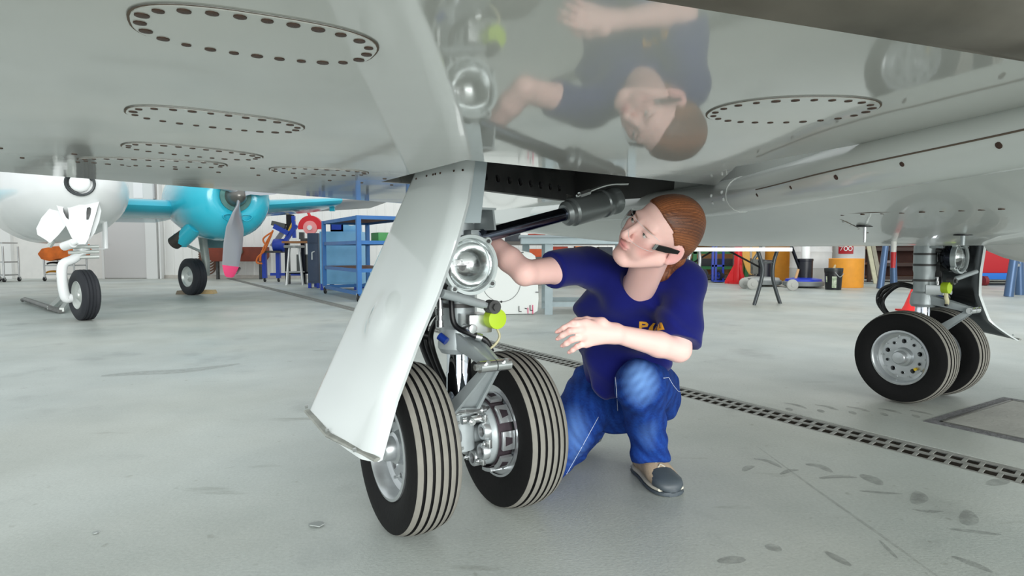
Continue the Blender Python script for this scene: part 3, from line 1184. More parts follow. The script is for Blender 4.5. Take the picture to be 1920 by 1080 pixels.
# ------------------------------------------------ gear doors: traced on the near leg, mirrored for the far one
vv = [-.1, 0, .14, .28, .47, .63, .82, 1.0]
fe = [(877, 262), (870, 302), (860, 375), (840, 450), (803, 555), (765, 645), (722, 760), (690, 870)]
ss = [-.085, -.10, -.125, -.155, -.198, -.248, -.322, -.405]
NV, NW = 36, 24
edgeF, edgeR = [], []
for k in range(NV + 1):
    v = -.1 + 1.1 * k / NV
    fx, fy, s = (float(np.interp(v, vv, a)) for a in ([p[0] for p in fe], [p[1] for p in fe], ss))
    P, Q = PS(fx, fy, s), PS(775 - 203 * v, 325 + 450 * v, s - .05)
    edgeF.append((*ST(P), P.z))
    edgeR.append((*ST(Q), Q.z))


def gear_door(xf):
    outer, inner = [], []
    for k in range(NV + 1):
        ro, ri = [], []
        for j in range(NW + 1):
            f = j / NW
            p = Vector(edgeR[k]).lerp(Vector(edgeF[k]), f)
            bow = -.014 * math.sin(PI * f) * (1 - k / NV * .3)
            d2 = ((f - .55) * .38) ** 2 + ((k / NV - .60) * .75) ** 2
            bump = -.014 / (1 + (d2 / .0028) ** 3)
            edge = .026 * max(0, (f - .90) / .10) ** 2 + .010 * max(0, (.06 - f) / .06) ** 2
            ro.append((p.x + bow + bump + edge, p.y, p.z))
            ri.append((p.x + bow + .016 + edge * .7 + .004, p.y - (.008 if f > .9 else 0), p.z))
        outer.append(ro)
        inner.append(ri)
    mb = MB(xf)
    mb.rings([o + i[::-1] for o, i in zip(outer, inner)])
    n = 2 * (NW + 1)
    for k in range(len(mb.mi)):
        if NW + 1 <= k % n < n - 2 and k < n * NV:
            mb.mi[k] = 1
    return mb, outer


for xf in (near, far):
    mb, outer = gear_door(xf)
    dr = mb.build('gear_door', [M_door, M_dooin], jet, angle=60)
    # seal strip and bolts along the lower edge
    lo = outer[-1]
    mb = MB(xf)
    a, b = Vector(lo[0]) + Vector((-.004, 0, .006)), Vector(lo[-1]) + Vector((-.004, 0, .006))
    mid = Vector(lo[len(lo) // 2]) + Vector((-.004, 0, .006))
    mb.tube([a, mid, b], .010, 8, ell=.5)
    mb.build('lower_seal', mat('seal_grey', (150, 152, 146), .5, .3, var=.2, vscale=30), dr)
    for f in (.04, .5, .9):
        p = Vector(lo[int(f * NW)])
        MB(xf).tube([p + Vector((-.003, 0, .018)), p + Vector((-.010, 0, .018))], .005, 6).build('seal_bolt', M_steel, dr)
    tp0 = outer[4]
    for f in (.2, .45, .55, .6, .68, .9, .97):
        p = Vector(tp0[int(f * NW)])
        MB(xf).ball((p.x - .001, p.y, p.z - .006), .0035, 6, 4).build('door_rivet', M_screw, dr)
    # web plate between door top and leg
    mb = MB(xf)
    q = [(-.205, .425, WH + .01), (-.150, .440, WH + .01), (-.105, .36, .90), (-.17, .36, .885)]
    q = []
    for (px, py) in ((878, 299), (914, 301), (901, 418), (858, 418)):
        P = PT(px, py, .22)
        q.append((*ST(P), P.z))
    mb.rings([q, [(a, b - .012, c_) for a, b, c_ in q]])
    mb.build('leg_fairing', mat('web_grey', (172, 184, 188), .35, .1), jet)
# ================================================================== parked propeller aircraft, left
g_ = math.radians(42)
FWD = Vector((math.sin(g_), -math.cos(g_), 0))
LAT = Vector((math.cos(g_), math.sin(g_), 0))
N0 = PZ(160, 600)
ZZ = Vector((0, 0, 1))


def PN(a, b, z):
    """a: across, b: aft of the nose wheel"""
    return N0 + LAT * a - FWD * b + ZZ * z


M_white = mat('fuselage_white', (232, 234, 234), .3, coat=.3, var=.03, vscale=2)
M_red = mat('fuselage_red', (206, 34, 60), .3, coat=.3)
M_turq = mat('turquoise_paint', (52, 186, 210), .22, coat=.4, var=.06, vscale=2)
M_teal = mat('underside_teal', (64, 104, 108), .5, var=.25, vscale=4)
M_tyre2 = mat('tyre_dark', (34, 36, 42), .7, var=.1, vscale=10)
M_blade = mat('propeller_metal', (178, 180, 186), .3, .7)
M_pink = mat('tip_pink', (232, 70, 120), .5)
prop = thing('propeller_aircraft', PN(0, 2.5, 0), 'white and turquoise twin propeller aircraft with red band parked by the wall', 'aircraft')
FUS = [(-.62, .03, 1.50, 1.56), (-.55, .15, 1.40, 1.66), (-.38, .30, 1.26, 1.80), (-.1, .44, 1.13, 1.95), (.4, .58, 1.03, 2.1), (1.2, .70, .97, 2.3), (2.2, .78, .94, 2.45), (3.5, .80, .93, 2.5), (6, .70, 1.05, 2.5), (9, .3, 1.5, 2.3)]
mb = MB(PN)
rs = []
for b, hw, z0, z1 in FUS:
    rs.append([(hw * math.cos(2 * PI * k / 40), b, (z0 + z1) / 2 + (z1 - z0) / 2 * math.sin(2 * PI * k / 40)) for k in range(40)])
mb.rings(rs)
for i, f in enumerate(mb.f):
    c = sum((mb.v[j] for j in f), Vector()) / len(f)
    d = c - N0
    if c.z > 1.84 - .08 * (-d.dot(FWD)) and -d.dot(FWD) > .6 and d.dot(LAT) < -.2:
        mb.mi[i] = 1
fus = mb.build('fuselage', [M_white, M_red], prop, angle=60)
# round light in the nose
c = PY(150, 343, PN(0, -.68, 0).y)
n_ = (Vector((0, 0, H)) - c).normalized()
lamp = MB().lathe(c, n_, [(.13, -.25), (.145, 0), (.135, .015), (.118, .01), (.115, -.03), (.001, -.05)], 28).build('nose_light', mat('lightring', (60, 64, 66), .3, .5), fus)
MB().ball(c, (.10, .10, .04), 20, 8, frame(n_)).build('nose_light_lens', mat('lenswhite', (236, 238, 238), .1), fus)


def wing2(a0, a1, b0, z0, c0, b1, z1, c1, th0, th1, name, m):
    sec = [(0, 0), (.02, .035), (.08, .07), (.25, .10), (.6, .07), (1, .0), (1, -.02), (.6, -.05), (.25, -.07), (.08, -.055), (.02, -.03)]
    mb = MB(PN)
    rs = []
    for k in range(5):
        f = k / 4
        rs.append([(a0 + (a1 - a0) * f, b0 + (b1 - b0) * f + u * (c0 + (c1 - c0) * f), z0 + (z1 - z0) * f + v * (th0 + (th1 - th0) * f) * 10 * .5 - u * .16) for u, v in sec])
    mb.rings(rs)
    return mb.build(name, m, prop, angle=50)


wing2(.55, 1.7, 2.2, 1.52, 2.1, 2.25, 1.53, 2.0, .34, .34, 'wing_root', M_turq)
wing2(2.6, 4.7, 2.35, 1.58, 1.9, 2.7, 1.82, 1.3, .34, .20, 'outer_wing', M_turq)
wing2(4.7, 6.0, 2.7, 1.83, 1.3, 2.95, 1.95, 1.0, .18, .10, 'wing_tip', mat('wingtip_grey', (176, 176, 176), .4))
wing2(-1.7, -.55, 2.25, 1.53, 2.0, 2.2, 1.52, 2.1, .34, .34, 'wing_root', M_turq)
# nacelle, spinner, propeller
NL, NZ = 2.17, 1.66
mb = MB(PN)
rs = []
for b, r, dz in ((1.28, .22, 0), (1.22, .27, 0), (1.21, .33, 0), (1.24, .42, 0), (1.36, .54, -.01), (1.6, .63, -.02), (2.0, .66, -.02), (2.6, .64, 0), (3.2, .56, .04), (4.2, .35, .08), (5.0, .1, .1)):
    rs.append([(NL + r * 1.04 * math.cos(2 * PI * k / 36), b, NZ + dz + r * math.sin(2 * PI * k / 36)) for k in range(36)])
mb.rings(rs)
nac = mb.build('engine_nacelle', M_turq, prop, angle=50)
mb = MB(PN)
rs = []
for b, r in ((1.24, .235), (1.40, .22), (1.55, .20)):
    rs.append([(NL + r * math.cos(2 * PI * k / 30), b, NZ + r * math.sin(2 * PI * k / 30)) for k in range(30)])
mb.rings(rs)
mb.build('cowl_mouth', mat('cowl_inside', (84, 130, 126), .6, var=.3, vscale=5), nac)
for k in (-1, 1):
    mb = MB(PN)
    pts = [(NL + k * (.13 + .09 * math.cos(q * PI / 6) * (1 + .4 * math.sin(q * PI / 6))), 1.225 - .015 * math.sin(q * PI / 6), NZ - .33 + .055 * math.sin(q * PI / 6)) for q in range(12)]
    cx_ = sum(p[0] for p in pts) / 12
    inn = [(cx_ + (a - cx_) * .86, b, NZ - .33 + (z - NZ + .33) * .80) for a, b, z in pts]
    mb.rings([[(a, b + .18, z) for a, b, z in pts], [(a, b - .05, z) for a, b, z in pts], [(a, b - .05, z) for a, b, z in inn], [(a, b + .10, z) for a, b, z in inn]], cap=False)
    mb.add([(a, b + .10, z) for a, b, z in inn], [tuple(range(12))])
    mb.build('air_intake', M_turq, nac)
MB(PN).tube([(NL - .40, 1.9, 1.22), (NL - .46, 2.1, 1.10), (NL - .52, 2.25, .98)], [.13, .13, .115], 18).build('exhaust_stub', M_turq, nac)
MB(PN).tube([(NL - .50, 2.15, 1.08), (NL - .62, 2.35, .94)], [.10, .11], 18).build('exhaust_pipe', mat('exhaust_brown', (70, 66, 62), .5, .4, var=.3), nac)
MB(PN).tube([(NL, 1.00, NZ), (NL, 1.03, NZ), (NL, 1.12, NZ), (NL, 1.25, NZ), (NL, 1.5, NZ)], [.02, .07, .13, .17, .18], 22).build('spinner', mat('spinner_steel', (120, 118, 114), .3, .7), prop)
for k in range(3):
    ang = math.radians(-90 - 8 + 120 * k)
    d = Vector((math.cos(ang), 0, math.sin(ang)))
    n2 = Vector((-d.z, 0, d.x))
    mb = MB(PN)
    rs = []
    for f, wd_, tw in ((0, .06, 1.2), (.12, .07, 1.1), (.22, .13, .75), (.4, .165, .40), (.6, .165, .30), (.8, .145, .25), (.86, .138, .25)):
        c_ = Vector((NL, 1.10, NZ)) + d * (1.26 * f)
        ch = n2 * math.cos(tw) + Vector((0, 1, 0)) * math.sin(tw)
        th = ch.cross(d)
        rs.append([tuple(c_ + ch * (wd_ * math.cos(q * PI / 6)) + th * (.028 * (1.1 - f) * math.sin(q * PI / 6))) for q in range(12)])
    bl = mb
    bl.rings(rs)
    b_ = bl.build('propeller_blade', M_blade, prop)
    mb = MB(PN)
    r2 = [rs[-1]]
    for f, wd_ in ((.93, .12), (.985, .085), (1.0, .05)):
        c_ = Vector((NL, 1.10, NZ)) + d * (1.26 * f)
        ch = n2 * math.cos(.4) + Vector((0, 1, 0)) * math.sin(.4)
        th = ch.cross(d)
        r2.append([tuple(c_ + ch * (wd_ * math.cos(q * PI / 6)) + th * (.008 * math.sin(q * PI / 6))) for q in range(12)])
    mb.rings(r2)
    mb.build('blade_tip', M_pink, b_)


def simple_tyre(c, axis, R, w, m, parent, rim, grooves=3, name='tyre'):
    prof = [(R * .55, -w * .42), (R * .72, -w * .5), (R * .86, -w * .47)]
    x = -w * .38
    gw = w * .76 / (grooves + 1)
    for k in range(grooves + 1):
        prof += [(R * .985 if k in (0, grooves) else R, x + .004), (R * .995, x + gw - .012)]
        if k < grooves:
            prof += [(R * .965, x + gw - .009), (R * .965, x + gw - .003)]
        x += gw
    prof += [(R * .86, w * .47), (R * .72, w * .5), (R * .55, w * .42)]
    t = MB().lathe(c, axis, prof, 44).build(name, m, parent)
    mb = MB()
    for s in (-1, 1):
        mb.lathe(c, Vector(axis) * s, [(R * .57, w * .40), (R * .54, w * .44), (R * .48, w * .30), (R * .30, w * .22), (R * .16, w * .34), (R * .14, w * .42), (.001, w * .43)], 28)
    mb.build('wheel_hub', rim, parent)
    return t


M_hubw = mat('hub_pale', (200, 204, 200), .4, .4)
ng = MB().tube([PN(0, .06, 1.12), PN(0, .05, .86)], [.075, .06], 18).tube([PN(0, .05, .87), PN(0, .05, .78)], [.085, .085], 18).build('nose_gear', M_white, prop)
wax = (LAT * math.cos(.18) - FWD * math.sin(.18)).normalized()
wc = N0 + ZZ * .30
simple_tyre(wc, wax, .30, .19, M_tyre2, ng, M_hubw, 3)
fk = [PN(0, .05, .80), wc + wax * -.10 + ZZ * .42 , wc + wax * -.20 + ZZ * .36, wc + wax * -.215 + ZZ * .18, wc + wax * -.19 + ZZ * -.02, wc + wax * -.13 - ZZ * .03]
MB().tube(smoothpath(fk, 6), .052, 12).build('fork', M_white, ng)
mb = MB()
for dz in (.80, .86, .74):
    mb.tube([PN(-.14, -.02, dz), PN(.16, -.02, dz + .01)], .022, 10)
mb.build('steering_link', M_hubw, ng)
# funnel shaped gear cover with two slots, door leaves on both sides
fy = PN(0, -.52, 0).y


def fp(px, py, dy=0):
    return PY(px, py, fy + dy)


def flat(pts, dy, name, m, parent, th=.02):
    a = [fp(x_, y_, dy) for x_, y_ in pts]
    return MB().rings([a, [p + Vector((-.55, .83, 0)) * th for p in a]]).build(name, m, parent)


def hollow(pts, holes, name, m, parent, th):
    """hollow shell with openings in its front"""
    vs_, tr_ = tess(pts, holes)
    back = Vector((-.55, .83, 0)) * th
    mb = MB().add([fp(v.x, v.y) for v in vs_], [tuple(t) for t in tr_])
    a = [fp(*p) for p in pts]
    mb.rings([a, [p + back for p in a]], cap=False)
    mb.add([p + back for p in a], [tuple(range(len(a)))])
    for h_ in holes:
        r0 = [fp(*p) for p in h_]
        mb.rings([r0, [p + back * .15 for p in r0]], cap=False)
    return mb.build(name, m, parent)


SLOTS = ([(118, 390), (122, 387), (127, 390), (129, 402), (129, 412), (124, 408), (119, 398)], [(163, 390), (168, 388), (171, 391), (170, 402), (166, 412), (162, 412), (162, 398)])
hollow([(102, 376), (110, 383), (160, 384), (186, 378), (180, 400), (166, 448), (160, 458), (142, 458), (134, 445), (112, 400)], SLOTS, 'gear_cover', M_white, ng, .20)
for pts in ([(104, 384), (122, 412), (123, 424), (110, 440), (94, 456), (86, 450), (70, 440), (68, 428), (78, 408), (92, 392)], [(186, 382), (190, 395), (186, 415), (178, 436), (168, 450), (172, 430), (182, 400)]):
    flat(pts, .06, 'gear_door_leaf', M_white, prop, .03)
MB().tube([PY(100, 450, fy + .3), PY(92, 462, fy + .3)], .03, 8).build('drain_stub', M_hubw, prop)
MB().tube([PY(120, 462, fy + .05), PY(137, 456, fy)], .05, 10).tube([PY(137, 456, fy), PY(146, 452, fy)], .03, 10).build('retract_jack', M_white, ng)
mb = MB().tube([PY(196, 412, fy + .6), PY(198, 466, fy + .6)], .028, 10).tube([PY(172, 467, fy + .3), PY(198, 467, fy + .6)], .006, 6)
mb.build('static_post', M_white, prop)
# main leg
mc = PZ(362, 553)
mg = MB().tube([mc + LAT * .24 + ZZ * .35, mc + LAT * .24 + ZZ * .62, mc + LAT * .18 + ZZ * 1.2], [.06, .07, .08], 14).tube([mc + LAT * .24 + ZZ * .34, mc + LAT * .02 + ZZ * .34], .05, 12).build('main_leg', mat('leg_grey', (150, 156, 150), .4, .2, var=.1), prop)
simple_tyre(mc + ZZ * .34 - FWD * 0, (LAT * .97 - FWD * .25).normalized(), .34, .24, M_tyre2, mg, M_hubw, 2)
MB().tube([mc + LAT * .2 + ZZ * .78 - FWD * 0, mc + LAT * -.35 + ZZ * 1.05], .025, 8).build('leg_brace', M_hubw, mg)
flat_ = MB().box(PY(405, 453, mc.y + .3), (.50, .04, .24), (LAT, FWD, ZZ)).build('gear_flap', M_teal, prop)
MB().box(PY(338, 451, mc.y - .3), (.20, .03, .24), (LAT, FWD, ZZ)).build('gear_flap', M_turq, prop)
flap = MB().box(PY(623, 386, 12.9), (.10, .06, .22)).build('flap_hinge', M_turq, prop)

# wheel chocks
for (px, py, sx), nm in (((380, 551, .42), 'tan wooden wheel chock in front of the turquoise aircraft main wheel'), ((339, 552, .20), 'short brown wheel chock behind the turquoise aircraft main wheel')):
    p = PZ(px, py)
    ck = MB().prism([(-sx / 2, 0), (sx / 2, 0), (sx / 2 - .03, .07), (-sx / 2 + .03, .07)], p, (1, 0, 0), (0, 0, 1), -.16).build('wheel_chock', mat('chock_tan' if sx > .3 else 'chock_brown', (206, 178, 132) if sx > .3 else (128, 116, 100), .8, var=.1), None)
    tag(ck, nm, 'chock')

# tow bar on the floor in front of the nose wheel
tb = thing('tow_bar', PZ(90, 583), 'steel tow bar lying on the floor at the white nose wheel', 'tow bar')
M_tow = mat('tow_grey', (116, 116, 114), .5, .5, var=.2)
a, b = PZ(47, 567), PZ(95, 584)
up = ZZ * .05
MB().tube([a + up, b + up], .035, 10).build('shaft', M_tow, tb)
MB().tube([a + up, a + up * .68 + Vector((-.05, 0, 0))], .03, 8).build('handle', M_tow, tb)
c1, c2, c3 = PZ(128, 562) + ZZ * .14, PZ(116, 588) + ZZ * .03, PZ(134, 572) + ZZ * .12
MB().bar(b + up, c1, .07, .04).build('yoke_arm', M_hubw, tb)
MB().bar(b + up, c2, .06, .04).build('yoke_arm', M_tow, tb)
MB().bar(c2 + ZZ * .02, c3, .05, .05).build('clamp', M_hubw, tb)

# ================================================================== left background furniture
M_cast = mat('caster_rubber', (28, 28, 30), .6)
M_zinc = mat('zinc', (176, 178, 178), .35, .7)


def caster(p, parent, r=.05):
    w_ = MB().cyl(p + Vector((-.018, 0, r)), p + Vector((.018, 0, r)), r, seg=16).build('caster_wheel', M_cast, parent, bevel=.006)
    MB().box(p + Vector((0, 0, r * 1.9)), (.06, .05, .03)).box(p + Vector((.026, 0, r * 1.4)), (.006, .04, r * 1.1)).box(p + Vector((-.026, 0, r * 1.4)), (.006, .04, r * 1.1)).build('caster_fork', M_zinc, parent)


def cart(px0, px1, pyb, ytop, label, wide, name='utility_cart', dep=.5):
    """small chrome trolley standing in front of the wall"""
    p0, p1 = PZ(px0, pyb), PZ(px1, pyb)
    zt = PY(px0, ytop, p0.y).z
    t = thing(name, (p0 + p1) / 2 + Vector((0, dep / 2, 0)), label, 'cart')
    for p in (p0, p1):
        for dy in (0, dep):
            MB().tube([p + Vector((0, dy, .10)), p + Vector((0, dy, zt))], .022, 10).build('post', M_zinc, t)
            caster(p + Vector((0, dy, 0)), t, .055)
    for z in wide:
        MB().b2((p0.x, p0.y, z), (p1.x, p0.y + dep, z + .03)).build('shelf', M_zinc, t)
    return t, p0, p1


t, p0, p1 = cart(84, 140, 527, 479, 'chrome utility cart carrying an orange cover behind the white nose wheel', (.16, .40))
oc = MB()
pts = [(70, 476), (78, 466), (100, 462), (128, 464), (142, 460), (148, 470), (142, 484), (108, 485), (92, 490), (77, 486)]
A_ = [PY(x_, y_, p0.y - .1) for x_, y_ in pts]
oc.rings([A_, [p + Vector((0, .55, .04)) for p in A_]])
tag(oc.build('folded_cover', mat('orange_cloth', (196, 98, 30), .8, var=.2, vscale=6, bump=.4, bscale=12), bevel=.02), 'orange fabric cover lying over the chrome cart', 'cover')
for z, px, col, nm in ((.39, 100, (40, 40, 42), 'dark'), (.15, 98, (222, 160, 40), 'yellow')):
    q = PY(px, 500, p0.y + .2)
    cc = MB()
    for k in range(3):
        cc.tube(smoothpath([Vector((q.x + (.16 + .02 * k) * math.cos(a * PI / 5), q.y + .02 * k, z + .06 + (.03 + .012 * k) * abs(math.sin(a * PI / 5)))) for a in range(11)], 3), .018, 6)
    tag(cc.build('cable_coil', mat('coil_' + nm, col, .6)), '%s coiled cable on a shelf of the chrome cart' % nm, 'cable')
t, p0, p1 = cart(-30, 8, 529, 462, 'chrome trolley half out of view beside the white wall trim', (.16, .5, 1.0))

# brown trough, wall cables
tr_ = thing('wash_trough', (wx(462), BACK - .5, 0), 'rust brown metal trough on legs against the back wall', 'trough')
z0, z1 = wz(490, BACK - .5), wz(463, BACK - .5)
mb = MB()
ol = [(wx(414), z0 + .1), (wx(420), z0), (wx(505), z0), (wx(511), z0 + .12), (wx(511), z1), (wx(414), z1)]
mb.rings([[Vector((x_, BACK - .75, z)) for x_, z in ol], [Vector((x_, BACK - .2, z)) for x_, z in ol]])
mb.build('basin', mat('rust_brown', (118, 48, 28), .6, var=.2, vscale=3), tr_, bevel=.02)
for x_ in (wx(425), wx(503)):
    MB().b2((x_ - .03, BACK - .6, 0), (x_ + .03, BACK - .5, z0 + .05)).build('leg', M_wellm, tr_)
MB().tube(smoothpath([(wx(440), BACK - .55, z0), (wx(440), BACK - .55, z0 - .3), (wx(455), BACK - .5, z0 - .34), (wx(458), BACK - .3, z0 - .2)], 5), .04, 10).build('waste_pipe', M_zinc, tr_)
rag = MB().ball((wx(462), BACK - .80, z1 - .12), (.26, .06, .16), 14, 8).build('rag', mat('rag_grey', (104, 98, 88), .9, bump=.5, bscale=14), None)
tag(rag, 'grey rag hung over the rim of the brown trough', 'rag')
cb = thing('wall_cables', (wx(395), BACK - .1, wz(520)), 'brown cables hanging in loops on the back wall behind the turquoise nacelle', 'cable')
MB().b2((wx(376), BACK - .12, wz(446)), (wx(414), BACK - .04, wz(442))).build('hook_rail', M_zinc, cb)
for k in range(7):
    d_ = k * 8
    MB().tube(smoothpath([(wx(412), BACK - .12, wz(452 + d_ * .2)), (wx(408), BACK - .16, wz(476 + d_ * .6)), (wx(392), BACK - .18, wz(482 + d_ * .64)), (wx(378), BACK - .14, wz(472 + d_ * .5))], 6), .022, 6).build('cable', mat('cable_brown', (104, 72, 58), .7), cb)

# shop stool
sp_ = PZ(553, 534)
stl = thing('shop_stool', sp_, 'round metal shop stool with splayed legs before the workbench', 'stool')
zs = PY(553, 461, sp_.y).z
MB().lathe(sp_ + ZZ * zs, (0, 0, 1), [(.001, -.05), (.20, -.05), (.235, -.045), (.24, 0), (.22, .012), (.001, .008)], 28).build('seat', mat('stool_grey', (150, 152, 150), .4, .5), stl)
for k in range(4):
    a = PI / 4 + k * PI / 2 + .25
    MB().tube([sp_ + Vector((.15 * math.cos(a), .15 * math.sin(a), zs - .04)), sp_ + Vector((.26 * math.cos(a), .26 * math.sin(a), 0))], .02, 8).build('leg', M_zinc, stl)
MB().lathe(sp_ + ZZ * (zs * .33), (0, 0, 1), [(.215, 0), (.225, .012), (.235, 0), (.225, -.012), (.215, 0)], 24).build('foot_ring', M_zinc, stl)

# workbench with dark legs
wbY = 15.2
bx0, bx1, bz = PY(528, 455, wbY).x, PY(604, 455, wbY).x, PY(560, 452, wbY).z
wb = thing('workbench', ((bx0 + bx1) / 2, wbY + .4, 0), 'wood topped workbench with black legs by the dark cabinet', 'workbench')
MB().b2((bx0, wbY, bz - .05), (bx1, wbY + .8, bz)).build('top', mat('bench_wood', (150, 104, 66), .6, var=.2, vscale=5), wb)
for x_ in (bx0 + .1, (bx0 + bx1) / 2, bx1 - .1):
    MB().b2((x_ - .05, wbY + .05, 0), (x_ + .05, wbY + .15, bz - .05)).build('leg', M_rodb, wb)
MB().b2((bx0 + .1, wbY + .05, .25), (bx1 - .1, wbY + .7, .30)).build('lower_shelf', M_rodb, wb)
MB().b2((bx0 + .25, wbY + .3, .3), (bx0 + .75, wbY + .7, .72)).build('back_panel', mat('panel_grey', (116, 120, 118), .6), wb)

# red cut-off saw on the bench
sc_ = Vector((PY(583, 424, wbY + .3).x, wbY + .3, bz))
sw = thing('cutoff_saw', sc_, 'red abrasive cut-off saw on the wooden workbench', 'saw')
M_sred = mat('saw_red', (214, 38, 48), .35)
zc = PY(583, 424, wbY + .3).z
MB().b2((sc_.x - .22, sc_.y - .15, bz), (sc_.x + .22, sc_.y + .25, bz + .07)).build('base', M_wellm, sw, bevel=.01)
pr = [(0.30 * math.cos(PI * k / 12 - .12), .30 * math.sin(PI * k / 12 - .12)) for k in range(14)]
MB().prism(pr, Vector((sc_.x, sc_.y + .05, zc - .04)), (1, 0, 0), (0, 0, 1), .12).build('blade_guard', M_sred, sw)
MB().cyl((sc_.x, sc_.y - .08, zc - .04), (sc_.x, sc_.y + .0, zc - .04), .17, seg=26).build('guard_plate', mat('saw_pink', (240, 150, 150), .5), sw)
MB().cyl((sc_.x, sc_.y - .12, zc - .04), (sc_.x, sc_.y - .02, zc - .04), .06, seg=18).build('arbor', M_white, sw)
MB().tube(smoothpath([(sc_.x - .02, sc_.y, zc + .24), (sc_.x - .08, sc_.y, zc + .36), (sc_.x - .18, sc_.y, zc + .40)], 4), .035, 8).build('handle', M_sred, sw)
MB().b2((sc_.x - .28, sc_.y - .06, bz + .05), (sc_.x - .18, sc_.y + .06, bz + .22)).build('vise', M_wellm, sw)

# blue band saw stand with orange leads
M_blue = mat('machine_blue', (28, 62, 168), .4, var=.05)
by = 16.2
q = lambda px, py: PY(px, py, by)
bs = thing('band_saw', Vector((q(520, 500).x, by + .2, 0)), 'blue metal band saw on a wheeled stand with orange leads', 'saw')
for px in (494, 520):
    a = q(px, 470)
    MB().b2((a.x - .05, by, .1), (a.x + .05, by + .1, a.z)).build('stand_leg', M_blue, bs)
    caster(Vector((a.x, by + .05, 0)), bs, .06)
MB().bar(Vector((q(494, 0).x, by + .05, .2)), Vector((q(560, 0).x, by + .05, .2)), .07).build('stand_rail', M_blue, bs)
MB().b2((q(492, 470).x, by - .1, q(0, 474).z), (q(528, 470).x, by + .5, q(0, 470).z)).build('bed', M_wellm, bs)
MB().cyl(q(519, 460) + Vector((-.1, .1, 0)), q(519, 460) + Vector((.25, .1, 0)), .17, seg=20).build('motor', M_blue, bs)
MB().bar(q(505, 462) + Vector((0, .2, 0)), q(532, 425) + Vector((0, .2, 0)), .12, .10).build('arm', mat('arm_grey', (150, 152, 156), .5, .3), bs)
MB().bar(q(515, 424), q(542, 438), .16, .12).build('saw_head', M_blue, bs)
MB().bar(q(510, 418), q(535, 424), .10, .12).build('head_motor', mat('motor_dark', (86, 88, 86), .5, .3), bs)
MB().b2(tuple(q(537, 436)), tuple(q(547, 402) + Vector((0, .2, 0)))).build('belt_cover', M_hole, bs)
MB().bar(q(535, 452), q(556, 422), .10, .10).bar(q(552, 446), q(550, 405), .08, .08).build('blade_frame', M_blue, bs)
MB().tube([q(536, 445), q(552, 412)], .035, 8).build('yellow_lever', mat('lever_yellow', (222, 178, 50), .5), bs)
for pts in (([516, 432], [510, 448], [500, 470], [488, 482], [486, 492], [496, 494]), ([515, 436], [505, 452], [494, 476], [492, 490]), ([516, 434], [498, 448], [504, 462])):
    MB().tube(smoothpath([q(*p_) - Vector((0, .15, 0)) for p_ in pts], 6), .022, 6).build('orange_lead', mat('lead_orange', (212, 110, 40), .6), bs)

# dark blue cabinet
cy = 13.6
c0, c1 = PY(577, 500, cy), PY(598, 500, cy)
zt = PY(580, 437, cy).z
dk = thing('tool_cabinet', Vector(((c0.x + c1.x) / 2, cy + .25, 0)), 'narrow dark slate tool cabinet with a drawer and a handle', 'cabinet')
M_slate = mat('slate', (66, 78, 100), .45, var=.05)
MB().b2((c0.x, cy, .10), (c1.x, cy + .5, zt)).build('body', M_slate, dk, bevel=.01)
MB().b2((c0.x + .02, cy - .012, .14), (c1.x - .02, cy + .01, zt - .24)).build('door', M_slate, dk, bevel=.004)
dw = MB().b2((c0.x + .02, cy - .012, zt - .21), (c1.x - .02, cy + .01, zt - .03)).build('drawer', M_slate, dk, bevel=.004)
MB().bar((c0.x + .11, cy - .03, .62), (c0.x + .11, cy - .03, .78), .025).bar((c0.x + .11, cy - .03, .78), (c0.x + .17, cy - .03, .80), .02).build('handle', M_steel, dk)
for x_ in (c0.x + .03, c1.x - .03):
    for y_ in (cy + .03, cy + .45):
        MB().b2((x_ - .03, y_ - .03, 0), (x_ + .03, y_ + .03, .11)).build('foot', M_blue, dk)

# light blue cabinet behind the rack
cy = 12.9
c0, c1 = PY(600, 500, cy), PY(676, 500, cy)
zt = PY(640, 434, cy).z
M_sky = mat('sky_blue', (128, 186, 226), .45, var=.04)
lb = thing('storage_cabinet', Vector(((c0.x + c1.x) / 2, cy + .4, 0)), 'wide light blue storage cabinet behind the blue shelf cart', 'cabinet')
MB().b2((c0.x, cy, .12), (c1.x, cy + .8, zt)).build('body', M_sky, lb, bevel=.01)
for za, zb in ((.16, .50), (.53, zt - .3), (zt - .27, zt - .03)):
    MB().b2((c0.x + .05, cy - .015, za), (c1.x - .03, cy + .01, zb)).build('front_panel', M_sky, lb, bevel=.005)
for x_ in (c0.x + .04, c1.x - .1):
    for y_ in (cy + .04, cy + .7):
        MB().b2((x_ - .04, y_ - .04, 0), (x_ + .04, y_ + .04, .13)).build('foot', M_blue, lb)
a, b = PY(617, 432, cy), PY(639, 412, cy)
bn = MB()
bn.b2((a.x, cy + .1, zt), (b.x, cy + .4, zt + .04)).b2((a.x, cy + .1, zt), (a.x + .02, cy + .4, b.z)).b2((b.x - .02, cy + .1, zt), (b.x, cy + .4, b.z)).b2((a.x, cy + .38, zt), (b.x, cy + .4, b.z)).b2((a.x, cy + .1, zt), (b.x, cy + .12, b.z - .08))
tag(bn.build('parts_bin', mat('bin_blue', (24, 60, 170), .4)), 'dark blue open plastic parts bin on the light blue cabinet', 'bin')
a, b = PY(641, 432, cy), PY(668, 412, cy)
bt = thing('supply_box', Vector(((a.x + b.x) / 2, cy + .3, zt)), 'light blue box with white oval sticker on the storage cabinet', 'box')
MB().b2((a.x, cy + .1, zt), (b.x, cy + .5, b.z)).build('body', M_sky, bt, bevel=.006)
MB().prism([(.085 * math.cos(k * PI / 10), .05 * math.sin(k * PI / 10)) for k in range(20)], Vector(((a.x + b.x) / 2 + .02, cy + .097, (zt + b.z) / 2 + .05)), (1, 0, 0), (0, 0, 1), -.004).build('sticker', M_white, bt)

